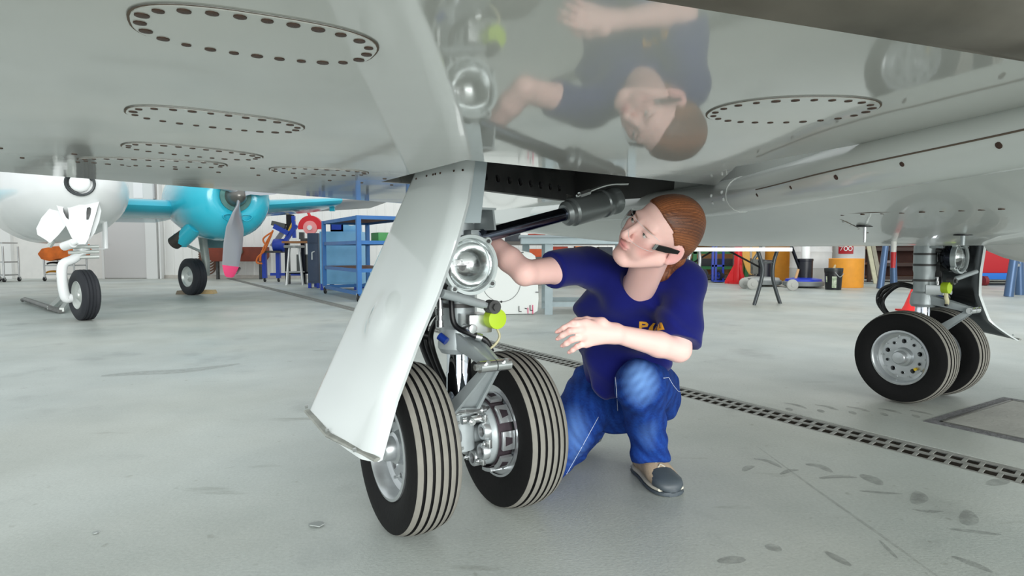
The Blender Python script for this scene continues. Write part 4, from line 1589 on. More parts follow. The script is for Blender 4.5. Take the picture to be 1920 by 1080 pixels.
# blue shelf cart in front
A_, B_ = PZ(609, 550), PZ(674, 566)
dx = (B_ - A_).normalized()
dy = Vector((-dx.y, dx.x, 0))
Lr, Dr, zt = (B_ - A_).length, .85, 1.38
rk = thing('shelf_cart', (A_ + B_) / 2 + dy * Dr / 2, 'blue angle iron shelf cart on casters standing behind the gear door', 'cart')
M_rack = mat('rack_blue', (46, 110, 176), .4, var=.06)
for p in (A_, B_, A_ + dy * Dr, B_ + dy * Dr):
    MB().box(p + ZZ * (.13 + (zt - .13) / 2), (.07, .07, zt - .13), (dx, dy, ZZ)).build('post', M_rack, rk)
    caster(p + dx * (.05 if (p - A_).length < 1 else -.05), rk, .065)
for i, z in enumerate((.13, .50, .95, zt - .03)):
    m4 = (A_ + B_) / 2 + dy * Dr / 2 + ZZ * z
    for o_ in (-1, 1):
        MB().box(m4 + dy * o_ * Dr / 2, (Lr, .03, .06), (dx, dy, ZZ)).build('rail', M_rack, rk)
        MB().box(m4 + dx * o_ * Lr / 2, (.03, Dr, .06), (dx, dy, ZZ)).build('rail', M_rack, rk)
    if i:
        MB().box(m4 + ZZ * .02, (Lr, Dr, .02), (dx, dy, ZZ)).build('shelf_board', mat('shelf_brown', (136, 98, 74), .7, var=.2), rk)
gp = (A_ + B_) / 2 + dx * Lr * .33 + dy * Dr * .62 + ZZ * .98
gt = MB().box(gp + ZZ * .07, (.40, .28, .14), (dx, dy, ZZ)).build('green_tray', mat('tray_green', (76, 160, 90), .5), None, bevel=.015)
tag(gt, 'green plastic tray on a shelf of the blue cart', 'tray')
# ================================================================== centre: white board and grey bench
by = PZ(1000, 590).y
c0, c1 = PY(898, 588, by), PY(1010, 588, by)
wp = thing('marking_board', Vector(((c0.x + c1.x) / 2, by, 0)), 'white rounded panel with black letter marks standing on the floor', 'board')
pts = []
for (px, py) in ((894, 592), (1000, 588), (1008, 583), (1010, 560), (1008, 500), (1004, 480), (996, 474), (960, 466), (930, 463), (894, 468)):
    p = PY(px, py, by)
    pts.append(Vector((p.x, by + (p.z) * .12, max(p.z, 0))))
MB().rings([pts, [p + Vector((0, .05, 0)) for p in pts]]).build('board', mat('board_white', (238, 240, 236), .4), wp, bevel=.006)


def onb(px, py):
    p = PY(px, py, by)
    return Vector((p.x, by + p.z * .12 - .004, p.z))


ring = [onb(940 + 36 * math.cos(a * PI / 16), 530 + 36 * math.sin(a * PI / 16)) for a in range(33)]
MB().tube(ring, .003, 5).build('circle_line', M_wellm, wp)
mk = mat('marker_black', (24, 24, 26), .6)
for (x0, y0, x1, y1) in ((973, 574, 973, 584), (973, 584, 978, 584), (994, 572, 994, 582), (994, 582, 999, 582), (978, 473, 978, 482), (978, 473, 982, 473), (1004, 548, 1010, 548), (984, 578, 988, 579)):
    MB().bar(onb(x0, y0), onb(x1, y1), .016, .008).build('letter_stroke', mk, wp)
for (x0, y0, y1) in ((990, 577, 588), (999, 572, 589)):
    MB().bar(onb(x0, y0), onb(x0, y1), .022, .008).build('pink_tag', mat('tag_pink', (232, 30, 110), .5), wp)
MB().ball(onb(940, 566), .014, 8, 5).build('knob', mk, wp)

M_bench = mat('bench_grey', (168, 182, 186), .45, var=.05)
bw = thing('steel_bench', PZ(1060, 588), 'pale grey steel workbench behind the kneeling person', 'workbench')
yb = PZ(1029, 590).y
x0, x1 = PY(1022, 500, yb).x, PY(1190, 500, yb).x
zt = PY(1030, 441, yb).z
MB().b2((PY(978, 0, yb).x, yb - .03, zt - .11), (x1, yb + .9, zt - .03)).build('apron', M_bench, bw)
MB().b2((PY(974, 0, yb).x, yb - .06, zt - .03), (x1 + .1, yb + .95, zt)).build('top', mat('bench_top', (150, 160, 164), .5), bw)
for x_, dy_ in ((x0, 0), (x1 - .1, 0), (x0, .85), (x1 - .1, .85), (PY(982, 0, yb).x, .85)):
    MB().b2((x_, yb + dy_, 0), (x_ + .10, yb + dy_ + .08, zt - .05)).build('leg', M_bench, bw)
MB().b2((x0, yb + .02, .10), (x1, yb + .07, .16)).build('stretcher', M_bench, bw)
MB().b2((x0, yb + .82, .10), (x1, yb + .87, .16)).build('stretcher', M_bench, bw)
MB().b2((x0 + .05, yb + .05, .42), (x1, yb + .85, .44)).build('lower_shelf', M_bench, bw)

# long shelving against the back wall, seen under the belly
M_shelfw = mat('shelf_wood', (164, 112, 70), .7, var=.15, vscale=3)
M_frame = mat('shelf_frame', (92, 88, 84), .6, .2)


def shelving(pxa, pxb, Y, levels, label, m=M_frame, mw=M_shelfw, ztop=1.9, dep=.7):
    a, b = PY(pxa, 500, Y).x, PY(pxb, 500, Y).x
    t = thing('pallet_shelving', Vector(((a + b) / 2, Y + dep / 2, 0)), label, 'shelving')
    n = max(2, int((b - a) / 2.0) + 1)
    for k in range(n):
        x_ = a + (b - a) * k / (n - 1)
        for dy_ in (0, dep):
            MB().b2((x_ - .04, Y + dy_ - .03, 0), (x_ + .04, Y + dy_ + .03, ztop)).build('upright', m, t)
    for z in levels:
        MB().b2((a, Y, z), (b, Y + dep, z + .05)).build('shelf_board', mw, t)
        MB().b2((a, Y - .02, z - .04), (b, Y + .02, z + .05)).build('shelf_beam', m, t)
    return t, a, b


s1, a, b = shelving(890, 1180, 14.5, (.25, .62, .98, 1.34), 'brown wooden stock shelving beyond the grey steel bench')
cols = [(196, 84, 40), (60, 64, 70), (160, 60, 40), (210, 208, 200), (80, 56, 40), (224, 120, 50)]
random.seed(3)
seen = set()
words = ['orange', 'charcoal', 'rust red', 'off white', 'dark brown', 'bright orange']
for z, lv in ((.30, 'bottom'), (.67, 'second'), (1.03, 'third')):
    od = random.sample(range(6), 6)
    for k in range(6):
        x_ = a + .15 + k * (b - a - .3) / 6
        ci = od[k]
        w_, h_ = random.uniform(.25, .42), random.uniform(.12, .26)
        o = MB().b2((x_, 14.55, z), (x_ + w_, 15.0, z + h_)).build('stock_box', mat('stock%d' % ci, cols[ci], .7, var=.1), None, bevel=.008)
        tag(o, '%s stock box on the %s board of the brown shelving' % (words[ci], lv), 'box', 'stock boxes on the brown shelving')
s2, a2, b2_ = shelving(1250, 1420, 17.25, (.10, .55, 1.0), 'plywood clad shelving along the wall behind the red jack', M_frame, mat('ply', (190, 146, 96), .7, var=.12, vscale=2), 1.6)
MB().b2((a2, 17.85, .1), (b2_, 17.93, 1.6)).build('back_board', MATS['ply'], s2)
s3, a3, b3 = shelving(1630, 1990, 16.2, (.10, .45, .85, 1.25), 'dark shelving with wooden boards behind the far landing gear', mat('dark_frame', (60, 44, 38), .7), mat('dark_board', (120, 76, 50), .7, var=.25, vscale=2), 1.7)
MB().b2((a3, 16.85, .05), (b3, 16.9, 1.7)).build('back_board', mat('dark_back', (66, 40, 34), .8, var=.3, vscale=2), s3)

# folding table
M_tw = mat('table_white', (236, 236, 234), .5)
M_leg = mat('table_leg', (70, 74, 76), .35, .5)
fa, fb = PZ(1415, 572), PZ(1466, 569)
zt = PY(1440, 464, fa.y).z
ft = thing('folding_table', (fa + fb) / 2, 'white folding table with bent grey steel legs', 'table')
d_ = Vector((PY(1290, 465, fa.y + 1.0).x, fa.y + 1.0, 0))
X0, X1 = PY(1296, 465, fa.y).x, PY(1478, 465, fa.y).x
MB().b2((X0, fa.y - .15, zt - .06), (X1, fa.y + .75, zt)).build('table_top', M_tw, ft, bevel=.012)


def tleg(pts, Y):
    return smoothpath([PY(x_, y_, Y) for x_, y_ in pts], 5)


for (pts, Y) in (([(1421, 470), (1427, 490), (1430, 508), (1425, 535), (1414, 572)], fa.y), ([(1457, 470), (1450, 495), (1449, 520), (1455, 545), (1463, 570)], fb.y)):
    MB().tube(tleg(pts, Y), .028, 10).build('leg', M_leg, ft)
MB().tube([PY(1428, 492, fa.y), PY(1450, 492, fb.y)], .016, 8).build('leg_brace', M_leg, ft)
MB().tube([PY(1420, 469, fa.y), PY(1458, 469, fa.y)], .016, 8).build('leg_hinge', M_leg, ft)
for pts in ([(1311, 470), (1312, 490), (1308, 520), (1299, 568)], [(1296, 470), (1291, 490), (1290, 520), (1280, 568)]):
    MB().tube(tleg(pts, fa.y + .1), .026, 10).build('leg', MATS['zinc'], ft)
MB().tube([PY(1430, 504, fa.y + .1), PY(1362, 468, fa.y + .1)], .014, 8).build('diagonal_stay', M_hole, ft)
MB().tube([PY(1288, 500, fa.y + .2), PY(1340, 468, fa.y + .2)], .014, 8).build('diagonal_stay', M_hole, ft)

# green rack frame behind the table
gr = thing('green_trestle', PZ(1303, 526), 'green steel trestle frame behind the folding table', 'trestle')
gy = PZ(1303, 526).y
M_gr = mat('trestle_green', (24, 104, 50), .45)
for px in (1303, 1400):
    p = PY(px, 500, gy)
    MB().b2((p.x - .05, gy, 0), (p.x + .05, gy + .1, 1.0)).build('post', M_gr, gr)
MB().b2((PY(1290, 0, gy).x, gy, PY(0, 505, gy).z), (PY(1400, 0, gy).x, gy + .08, PY(0, 499, gy).z)).build('cross_rail', M_gr, gr)
MB().b2((PY(1290, 0, gy).x, gy, PY(0, 476, gy).z), (PY(1400, 0, gy).x, gy + .08, PY(0, 472, gy).z)).build('cross_rail', M_gr, gr)
bk = MB().b2((PY(1322, 0, gy).x, gy - .02, PY(0, 499, gy).z), (PY(1396, 0, gy).x, gy + .12, PY(0, 486, gy).z))
tag(bk.build('black_case', mat('case_black', (24, 26, 30), .6), None, bevel=.02), 'long black case resting on the green trestle', 'case')

# blue hand truck with two pneumatic tyres
hy = PZ(1345, 529).y
ht = thing('hand_truck', PZ(1345, 529), 'blue hand truck with two black pneumatic tyres', 'hand truck')
for px in (1330, 1361):
    c = PY(px, 0, hy)
    simple_tyre(Vector((c.x, hy + .05, .17)), (LAT * .5 + Vector((.8, 0, 0))).normalized(), .17, .11, M_tyre2, ht, M_blue, 2)
for px in (1344, 1350, 1364):
    p = PY(px, 0, hy)
    MB().b2((p.x - .025, hy - .1, .03), (p.x + .025, hy - .05, .95)).build('upright', M_blue, ht)
MB().b2((PY(1342, 0, hy).x, hy - .3, .02), (PY(1366, 0, hy).x, hy - .02, .05)).build('toe_plate', M_blue, ht)
MB().b2((PY(1342, 0, hy).x, hy - .1, .40), (PY(1366, 0, hy).x, hy - .06, .45)).build('cross_bar', M_blue, ht)
MB().cyl((PY(1330, 0, hy).x, hy + .05, .17), (PY(1361, 0, hy).x, hy + .05, .17), .02).build('axle', M_wellm, ht)

# red jack
jp = PZ(1383, 532)
jk = thing('aircraft_jack', jp, 'bright red tripod aircraft jack beside the hand truck', 'jack')
M_jr = mat('jack_red', (212, 22, 30), .4)
MB().tube([jp + ZZ * .05, jp + ZZ * 1.0], [.11, .085], 16).build('ram', M_jr, jk)
for k in range(3):
    a = k * 2 * PI / 3 + .5
    o_ = Vector((math.cos(a), math.sin(a), 0))
    MB().add([jp + o_ * .05 + ZZ * .55, jp + o_ * .05, jp + o_ * .30, jp + o_ * .30 + ZZ * .05, ] + [q_ + Vector((-o_.y, o_.x, 0)) * .05 for q_ in (jp + o_ * .05 + ZZ * .55, jp + o_ * .05, jp + o_ * .30, jp + o_ * .30 + ZZ * .05)],
             [(0, 1, 2, 3), (4, 7, 6, 5), (0, 4, 5, 1), (3, 2, 6, 7), (0, 3, 7, 4), (1, 5, 6, 2)]).build('leg_gusset', M_jr, jk)
MB().lathe(jp, (0, 0, 1), [(.001, 0), (.22, 0), (.22, .05), (.001, .06)], 20).build('base', M_jr, jk)

# yellow hoses, drums
ohy = 16.3
for px, nm in ((1408, 'straw yellow hose coil hanging beside the red jack'), (1498, 'straw yellow hose coil draped over the orange drum')):
    hs = MB()
    for k in range(6):
        w_ = 4 + k * 2.4
        hs.tube(smoothpath([PY(px - w_, 454, ohy), PY(px - w_ * .8, 490, ohy), PY(px, 504 + k * 2, ohy), PY(px + w_ * .8, 488, ohy), PY(px + w_, 454, ohy)], 5), .022, 6)
    tag(hs.build('hose_coil', mat('hose_straw', (226, 176, 92), .6)), nm, 'hose')
    hr_ = None
hk = thing('hose_rail', Vector((PY(1455, 0, ohy).x, ohy, 0)), 'grey post rail from which the yellow hoses hang', 'rail')
MB().b2((PY(1385, 0, ohy).x, ohy - .03, 1.0), (PY(1543, 0, ohy).x, ohy + .03, 1.06)).build('rail', M_frame, hk)
for px in (1387, 1542):
    MB().b2((PY(px, 0, ohy).x - .03, ohy - .03, 0), (PY(px, 0, ohy).x + .03, ohy + .03, 1.06)).build('post', M_frame, hk)


def drum(px0, px1, pyb, pyt, label, m, name='steel_drum', ribs=True, z0=None, ptop=None):
    base = PZ((px0 + px1) / 2, pyb)
    r = (px1 - px0) / 2 / F * base.y
    c = base + Vector((0, r, 0))
    zb = 0 if z0 is None else z0
    zt_ = PY(0, pyt, base.y).z
    h_ = zt_ - zb
    t = thing(name, c + ZZ * zb, label, 'drum')
    pf = [(.001, 0), (r * .97, 0), (r, .02)]
    if ribs:
        for f in (.33, .66):
            pf += [(r, h_ * f - .02), (r * 1.02, h_ * f), (r, h_ * f + .02)]
    pf += [(r, h_ - .03), (r * 1.015, h_ - .015), (r, h_), (r * .96, h_), (r * .95, h_ - .015), (.001, h_ - .015)]
    MB().lathe(c + ZZ * zb, (0, 0, 1), pf, 36).build('shell', m, t)
    return t, c, r, zt_


M_or = mat('drum_orange', (232, 156, 52), .5, var=.05)
M_dw = mat('drum_white', (206, 206, 204), .5, var=.08, vscale=3)
drum(1446, 1500, 527, 455, 'tall orange plastic drum behind the floor polishers', M_or, ribs=False)
t, c, r, zt_ = drum(1499, 1573, 533, 440, 'large scuffed white drum behind the black motor polisher', M_dw)
t, c, r, zt2 = drum(1571, 1632, 540, 485, 'open orange drum standing beside the black bucket', M_or, ribs=False)
t, c2, r2, zt3 = drum(1576, 1632, 532, 420, 'white drum with a red printed label behind the orange drum', M_dw)
# red label with white lettering
mb = MB()
for k in range(9):
    pass
la = [(-.62 + .9 * k / 10) for k in range(11)]
fr = Vector((-c2.x, -c2.y, 0)).normalized()
sd_ = Vector((-fr.y, fr.x, 0))
zA, zB = PY(0, 476, c2.y - r2).z, PY(0, 455, c2.y - r2).z
r0 = [c2 + (fr * math.cos(q_) + sd_ * math.sin(q_)) * (r2 * 1.03) + ZZ * zA for q_ in la]
r1 = [p_ + ZZ * (zB - zA) for p_ in r0]
mb.rings([r0, r1], cap=False, closed=False)
mb.build('label', mat('label_red', (176, 20, 34), .5), t)
for k, q_ in enumerate((-.42, -.16, .1)):
    p_ = c2 + (fr * math.cos(q_) + sd_ * math.sin(q_)) * (r2 * 1.035) + ZZ * (zA + .13)
    sx = (sd_ * math.cos(q_) - fr * math.sin(q_))
    if k == 0:
        MB().bar(p_ - sx * .05 + ZZ * .045, p_ + sx * .05 + ZZ * .045, .022, .01).bar(p_ + sx * .03 + ZZ * .05, p_ - sx * .02 - ZZ * .05, .022, .01).build('label_digit', M_white, t)
    else:
        MB().tube([p_ + sx * .04 * math.cos(a * PI / 8) + ZZ * .05 * math.sin(a * PI / 8) for a in range(17)], .011, 6).build('label_digit', M_white, t)

# black bucket with lid
bp_ = PZ(1570, 544)
bu = thing('lidded_bucket', bp_, 'black plastic bucket with lid and white labels before the drums', 'bucket')
r = 15.5 / F * bp_.y
hb = PY(0, 503, bp_.y).z
cb_ = bp_ + Vector((0, r, 0))
MB().lathe(cb_, (0, 0, 1), [(.001, 0), (r * .88, 0), (r * .9, .02), (r, hb * .78), (r * 1.04, hb * .79), (r * 1.04, hb * .86), (r, hb * .87), (r, hb * .93)], 32).build('pail', mat('pail_black', (18, 19, 22), .35), bu)
MB().lathe(cb_ + ZZ * hb * .93, (0, 0, 1), [(r * 1.05, -.03), (r * 1.06, .0), (r * 1.05, .03), (r * .9, .035), (r * .88, .02), (.001, .02)], 32).build('lid', mat('lid_black', (30, 36, 36), .4), bu)
MB().cyl(cb_ + ZZ * hb * .93, cb_ + ZZ * (hb * .93 + .1) + Vector((.03, 0, 0)), .03, .015, 10).build('spout', mat('spout_tan', (190, 170, 130), .5), bu)
for a0, a1, z0_, z1_ in ((-.15, .35, .10, .62), (-.95, -.72, .35, .62)):
    fr = Vector((-cb_.x, -cb_.y, 0)).normalized()
    sd_ = Vector((-fr.y, fr.x, 0))
    pr = [cb_ + (fr * math.cos(a0 + (a1 - a0) * k / 5) + sd_ * math.sin(a0 + (a1 - a0) * k / 5)) * (r * .985) for k in range(6)]
    MB().rings([[p_ + ZZ * hb * z0_ for p_ in pr], [p_ + ZZ * hb * z1_ + (p_ - cb_) * .05 for p_ in pr]], cap=False, closed=False).build('label', mat('pail_label', (196, 200, 180), .6, col2=(120, 140, 110), vscale=12), bu)
MB().tube(smoothpath([cb_ + Vector((-r * .3, -r, hb * .8)), cb_ + Vector((r * .2, -r * 1.1, hb * .6)), cb_ + Vector((r * .9, -r * .6, hb * .75))], 5), .008, 6).build('bail', M_zinc, bu)


# floor polishers
def polisher(pxc, pyb, pxr, label, mdeck, wheels, motor, col):
    p = PZ(pxc, pyb)
    k = p.y / F
    R_ = pxr * k
    c = p + Vector((0, R_, 0))
    t = thing('floor_polisher', c, label, 'floor polisher')
    MB().lathe(c, (0, 0, 1), [(.001, .03), (R_ * .9, .03), (R_, .05), (R_, .12), (R_ * .96, .14), (R_ * .5, .16), (.001, .16)], 36).build('brush_skirt', mat('skirt_grey', (120, 124, 124), .5), t)
    MB().lathe(c + ZZ * .14, (0, 0, 1), [(R_ * .9, 0), (R_ * .86, .05), (R_ * .4, .08), (.001, .08)], 32).build('deck', mdeck, t)
    for (wx_, wy_) in wheels:
        q_ = PZ(wx_, wy_)
        MB().lathe(q_ + Vector((0, -.03, .115)), (0, 1, 0), [(.001, 0), (.04, .0), (.045, .01), (.10, .012), (.115, .02), (.115, .06), (.10, .07), (.001, .07)], 22).build('transport_wheel', mat('wheel_grey', (168, 168, 162), .6), t)
        MB().bar(q_ + Vector((0, .02, .115)), c + Vector((-R_ * .6, 0, .16)), .05).build('wheel_arm', M_wellm, t)
    mx, mr, mh = motor
    m0 = Vector((PY(mx, 0, c.y).x, c.y, .2))
    MB().lathe(m0, (0, 0, 1), [(mr * k, 0), (mr * k, mh), (mr * k * 1.06, mh + .01), (mr * k * 1.06, mh + .05), (mr * k, mh + .06), (.001, mh + .06)], 28).build('motor', mat('motor_black', (22, 24, 34), .4), t)
    return t, c, k, m0


t, c, k, m0 = polisher(1442, 538, 37, 'grey floor polisher with twin transport wheels behind the table leg', mat('deck_grey', (170, 172, 170), .5), ((1396, 541), (1411, 543)), (1445, 14, .34), 0)
hp = [PY(1418, 516, c.y), PY(1410, 495, c.y), PY(1424, 470, c.y), PY(1428, 455, c.y)]
MB().tube(smoothpath(hp, 5), .035, 10).build('handle_pole', mat('pole_grey', (96, 98, 96), .4, .4), t)
MB().box(PY(1422, 500, c.y) + Vector((0, .02, 0)), (.30, .16, .34)).build('battery_box', mat('box_olive', (92, 92, 86), .6), t, bevel=.03)
t, c, k, m0 = polisher(1523, 541, 37, 'blue decked floor polisher with a tall black handle', mat('deck_blue', (32, 60, 190), .4), ((1486, 545),), (1524, 13.5, .38), 0)
MB().tube([PY(1508, 524, c.y), PY(1498, 500, c.y), PY(1485, 465, c.y), PY(1480, 450, c.y)], .035, 10).build('handle_pole', M_rodb, t)
MB().tube([PY(1489, 532, c.y - .1), PY(1497, 505, c.y - .05)], .028, 8).build('handle_strut', mat('strut_tan', (206, 160, 110), .5), t)
jr = MB().lathe(m0 + ZZ * .44, (0, 0, 1), [(.001, 0), (8 * k, 0), (8 * k, .42), (7.4 * k, .44), (.001, .44)], 24)
tag(jr.build('white_canister', mat('canister', (240, 240, 238), .4)), 'tall white canister standing on the black polisher motor', 'canister')

# leaning boards
for px, m_, nm in ((1642, 'board_pale', 'pale'), (1651, 'board_grey', 'weathered')):
    y_ = 15.3
    a, b = PY(px, 535, y_), PY(px + 3, 452, y_)
    o = MB().bar(Vector((a.x, y_, 0)), Vector((b.x, y_ + .5, 1.25)), .10, .03).build('timber_plank', mat(m_, (190, 186, 160) if nm == 'pale' else (150, 146, 130), .8, var=.1), None)
    tag(o, '%s timber plank leaning beside the orange open drum' % nm, 'plank')


# steel stands (trestles) left and right of the far gear
def stand(pxs, py, label, m):
    p = PZ(pxs[0], py)
    q_ = PZ(pxs[1], py - 3)
    t = thing('steel_stand', (p + q_) / 2, label, 'stand')
    top = PY(0, 450, p.y).z
    for a, lean in ((p, .10), (q_, -.06)):
        MB().tube([a, a + Vector((lean, 0, top))], [.075, .06], 14).build('leg', m, t)
    MB().bar(p + Vector((.05, 0, top * .55)), q_ + Vector((-.03, 0, top * .55)), .05).build('cross_brace', M_zinc, t)
    MB().bar(p + Vector((-.2, 0, top)), q_ + Vector((.2, 0, top)), .12).build('head_beam', m, t)
    return t


M_std = mat('stand_blue', (70, 96, 130), .35, .3)
stand((1650, 1676), 541, 'blue grey steel stand between the drums and the far landing gear', M_std)
stand((1891, 1912), 556, 'blue grey steel stand before the red cabinet and blue cart', M_std)

# traffic cone behind the far wheels
cp = PZ(1714, 584)
tc_ = thing('traffic_cone', cp, 'red traffic cone behind the far landing gear wheels', 'cone')
MB().lathe(cp, (0, 0, 1), [(.15, .02), (.12, .08), (.03, .34), (.02, .36), (.001, .36)], 24).build('cone_body', mat('cone_red', (236, 40, 40), .5), tc_)
MB().box(cp + ZZ * .012, (.32, .32, .024)).build('cone_base', mat('cone_dark', (200, 34, 34), .6), tc_)

# red cabinet on a blue cart, right edge
ry = PZ(1870, 535).y
x0, x1 = PY(1848, 0, ry).x, PY(1990, 0, ry).x
bc = thing('platform_cart', Vector(((x0 + x1) / 2, ry + .4, 0)), 'blue platform cart carrying the red cabinet', 'cart')
zd, zu = PY(0, 524, ry).z, PY(0, 512, ry).z
MB().b2((x0, ry, zd), (x1, ry + .9, zu)).build('deck', mat('cart_blue', (30, 110, 200), .4), bc, bevel=.01)
for x_ in (PY(1863, 0, ry).x, x1 - .2):
    MB().cyl((x_ - .04, ry - .11, .11), (x_ + .04, ry - .11, .11), .11, seg=20).build('wheel', mat('wheel_red', (120, 30, 36), .5), bc)
    MB().b2((x_ + .03, ry - .13, .08), (x_ + .07, ry + .05, zd + .08)).build('wheel_post', M_wellm, bc)
rc = thing('red_cabinet', Vector(((x0 + x1) / 2, ry + .4, zu)), 'red equipment cabinet with a white number on a blue cart', 'cabinet')
zr = PY(0, 470, ry).z
MB().b2((PY(1853, 0, ry).x, ry + .05, zu), (x1 - .1, ry + .8, zr)).build('body', mat('cab_red', (184, 26, 36), .4), rc, bevel=.02)
for k, px in enumerate((1897, 1904)):
    p_ = PY(px, 500, ry + .045)
    pts = [(-.03, .05), (.03, .05), (.0, .01), (.03, -.02), (.0, -.05), (-.03, -.045)] if k == 0 else [(.03, .05), (-.03, .05), (-.03, .01), (.03, .0), (.025, -.05), (-.03, -.05)]
    MB().tube([p_ + Vector((u, 0, v)) for u, v in pts], .010, 5).build('number', M_white, rc)
# red box on the top board
xa = PY(893, 420, 14.6).x
tag(MB().b2((xa + .02, 14.55, 1.39), (xa + .40, 14.95, 1.55)).build('stock_box', mat('boxred', (226, 34, 40), .6), None, bevel=.01), 'bright red box on the top board of the brown shelving', 'box')
# ================================================================== the kneeling person
class Field:
    def __init__(self, lo, hi, h):
        self.lo, self.h = np.array(lo, dtype=np.float32), h
        self.n = np.ceil((np.array(hi) - np.array(lo)) / h).astype(int) + 1
        self.f = np.full(self.n, 1.0, dtype=np.float32)

    def _sub(self, lo, hi):
        a = np.clip(np.floor((np.array(lo) - self.lo) / self.h).astype(int), 0, self.n)
        b = np.clip(np.ceil((np.array(hi) - self.lo) / self.h).astype(int) + 1, 0, self.n)
        if (b <= a).any():
            return None, None
        g = [self.lo[i] + self.h * np.arange(a[i], b[i], dtype=np.float32) for i in range(3)]
        sl = tuple(slice(a[i], b[i]) for i in range(3))
        return sl, np.stack(np.meshgrid(*g, indexing='ij'), -1)

    def add(self, fn, lo, hi, k=.01):
        sl, P = self._sub(lo, hi)
        if sl is None:
            return
        d = fn(P).astype(np.float32)
        a = self.f[sl]
        h = np.maximum(k - np.abs(a - d), 0) / k
        self.f[sl] = np.minimum(a, d) - h * h * k / 4

    def cut(self, fn, lo, hi, k=.006):
        sl, P = self._sub(lo, hi)
        if sl is None:
            return
        d = -fn(P).astype(np.float32)
        a = self.f[sl]
        h = np.maximum(k - np.abs(a - d), 0) / k
        self.f[sl] = np.maximum(a, d) + h * h * k / 4

    def cone(self, a, b, ra, rb, k=.012, cut=False):
        a, b = np.array(a, dtype=np.float32), np.array(b, dtype=np.float32)
        ab = b - a
        L = float(ab @ ab) + 1e-9

        def fn(P):
            t = np.clip(((P - a) @ ab) / L, 0, 1)
            return np.linalg.norm(P - a - t[..., None] * ab, axis=-1) - (ra + (rb - ra) * t)
        m = max(ra, rb) + k * 1.5 + 2 * self.h
        (self.cut if cut else self.add)(fn, np.minimum(a, b) - m, np.maximum(a, b) + m, k)

    def chain(self, pts, rad, k=.012):
        for i in range(len(pts) - 1):
            self.cone(pts[i], pts[i + 1], rad[i], rad[i + 1], k)

    def flatcone(self, a, b, wa, wb, da, db, wdir, k=.02):
        """elliptic limb: half widths along wdir, half depths across it"""
        a, b = np.array(a, dtype=np.float32), np.array(b, dtype=np.float32)
        ab = b - a
        L = float(np.linalg.norm(ab))
        ex = ab / L
        w = np.array(wdir, dtype=np.float32)
        w = w - ex * (w @ ex)
        w /= np.linalg.norm(w)
        dd = np.cross(ex, w)

        def fn(P):
            q = P - a
            al = q @ ex
            t = np.clip(al / L, 0, 1)
            W_, D_ = wa + (wb - wa) * t, da + (db - da) * t
            ov = al - np.clip(al, 0, L)
            k0 = np.sqrt(((q @ w) / W_) ** 2 + ((q @ dd) / D_) ** 2 + (ov / D_) ** 2)
            return (k0 - 1) * np.minimum(W_, D_)
        m = max(wa, wb, da, db) + k * 1.5 + 2 * self.h
        self.add(fn, np.minimum(a, b) - m, np.maximum(a, b) + m, k)

    def ell(self, c, r, R, k=.01, cut=False):
        """ellipsoid; R rows are its axes"""
        c, r, R = np.array(c, dtype=np.float32), np.array(r, dtype=np.float32), np.array(R, dtype=np.float32)

        def fn(P):
            q = (P - c) @ R.T
            k0 = np.linalg.norm(q / r, axis=-1)
            k1 = np.linalg.norm(q / (r * r), axis=-1) + 1e-9
            return k0 * (k0 - 1) / k1
        m = float(max(r)) + k * 1.5 + 2 * self.h
        (self.cut if cut else self.add)(fn, c - m, c + m, k)

    def warp(self, fn):
        """displace the surface: fn(P) is added to the field near the surface"""
        idx = np.argwhere(np.abs(self.f) < .05)
        P = self.lo + idx * self.h
        self.f[tuple(idx.T)] += fn(P).astype(np.float32)

    def mesh(self):
        f, h = self.f, self.h
        s = f < 0
        c = np.zeros(np.array(s.shape) - 1, dtype=np.uint8)
        for i in (0, 1):
            for j in (0, 1):
                for k in (0, 1):
                    c += s[i:s.shape[0] - 1 + i, j:s.shape[1] - 1 + j, k:s.shape[2] - 1 + k]
        act = (c > 0) & (c < 8)
        cells = np.argwhere(act)
        vid = np.full(act.shape, -1, dtype=np.int32)
        vid[tuple(cells.T)] = np.arange(len(cells))
        acc = np.zeros((len(cells), 3))
        cnt = np.zeros(len(cells))
        cor = [(i, j, k) for i in (0, 1) for j in (0, 1) for k in (0, 1)]
        val = {q: f[cells[:, 0] + q[0], cells[:, 1] + q[1], cells[:, 2] + q[2]] for q in cor}
        for q in cor:
            for ax_ in range(3):
                if q[ax_] == 0:
                    w = list(q)
                    w[ax_] = 1
                    a, b = val[q], val[tuple(w)]
                    m = (a < 0) != (b < 0)
                    t = np.where(m, a / np.where(m, a - b, 1), 0)
                    p = np.array(q, dtype=float)[None, :].repeat(len(cells), 0)
                    p[:, ax_] += t
                    acc[m] += p[m]
                    cnt[m] += 1
        V = self.lo + (cells + acc / cnt[:, None]) * h
        quads = []
        for ax_ in range(3):
            u, v = (ax_ + 1) % 3, (ax_ + 2) % 3
            a = [slice(None)] * 3
            b = [slice(None)] * 3
            a[ax_], b[ax_] = slice(0, -1), slice(1, None)
            e = s[tuple(a)] != s[tuple(b)]
            E = np.argwhere(e)
            E = E[(E[:, u] > 0) & (E[:, v] > 0) & (E[:, u] < s.shape[u] - 1) & (E[:, v] < s.shape[v] - 1)]
            if len(E) == 0:
                continue
            o = np.zeros((4, 3), dtype=int)
            o[1, u] = o[2, u] = -1
            o[2, v] = o[3, v] = -1
            q = np.stack([vid[tuple((E + o[i]).T)] for i in range(4)], 1)
            fl = ~s[tuple(E.T)]
            q[fl] = q[fl][:, ::-1]
            quads.append(q)
        return V, np.concatenate(quads)

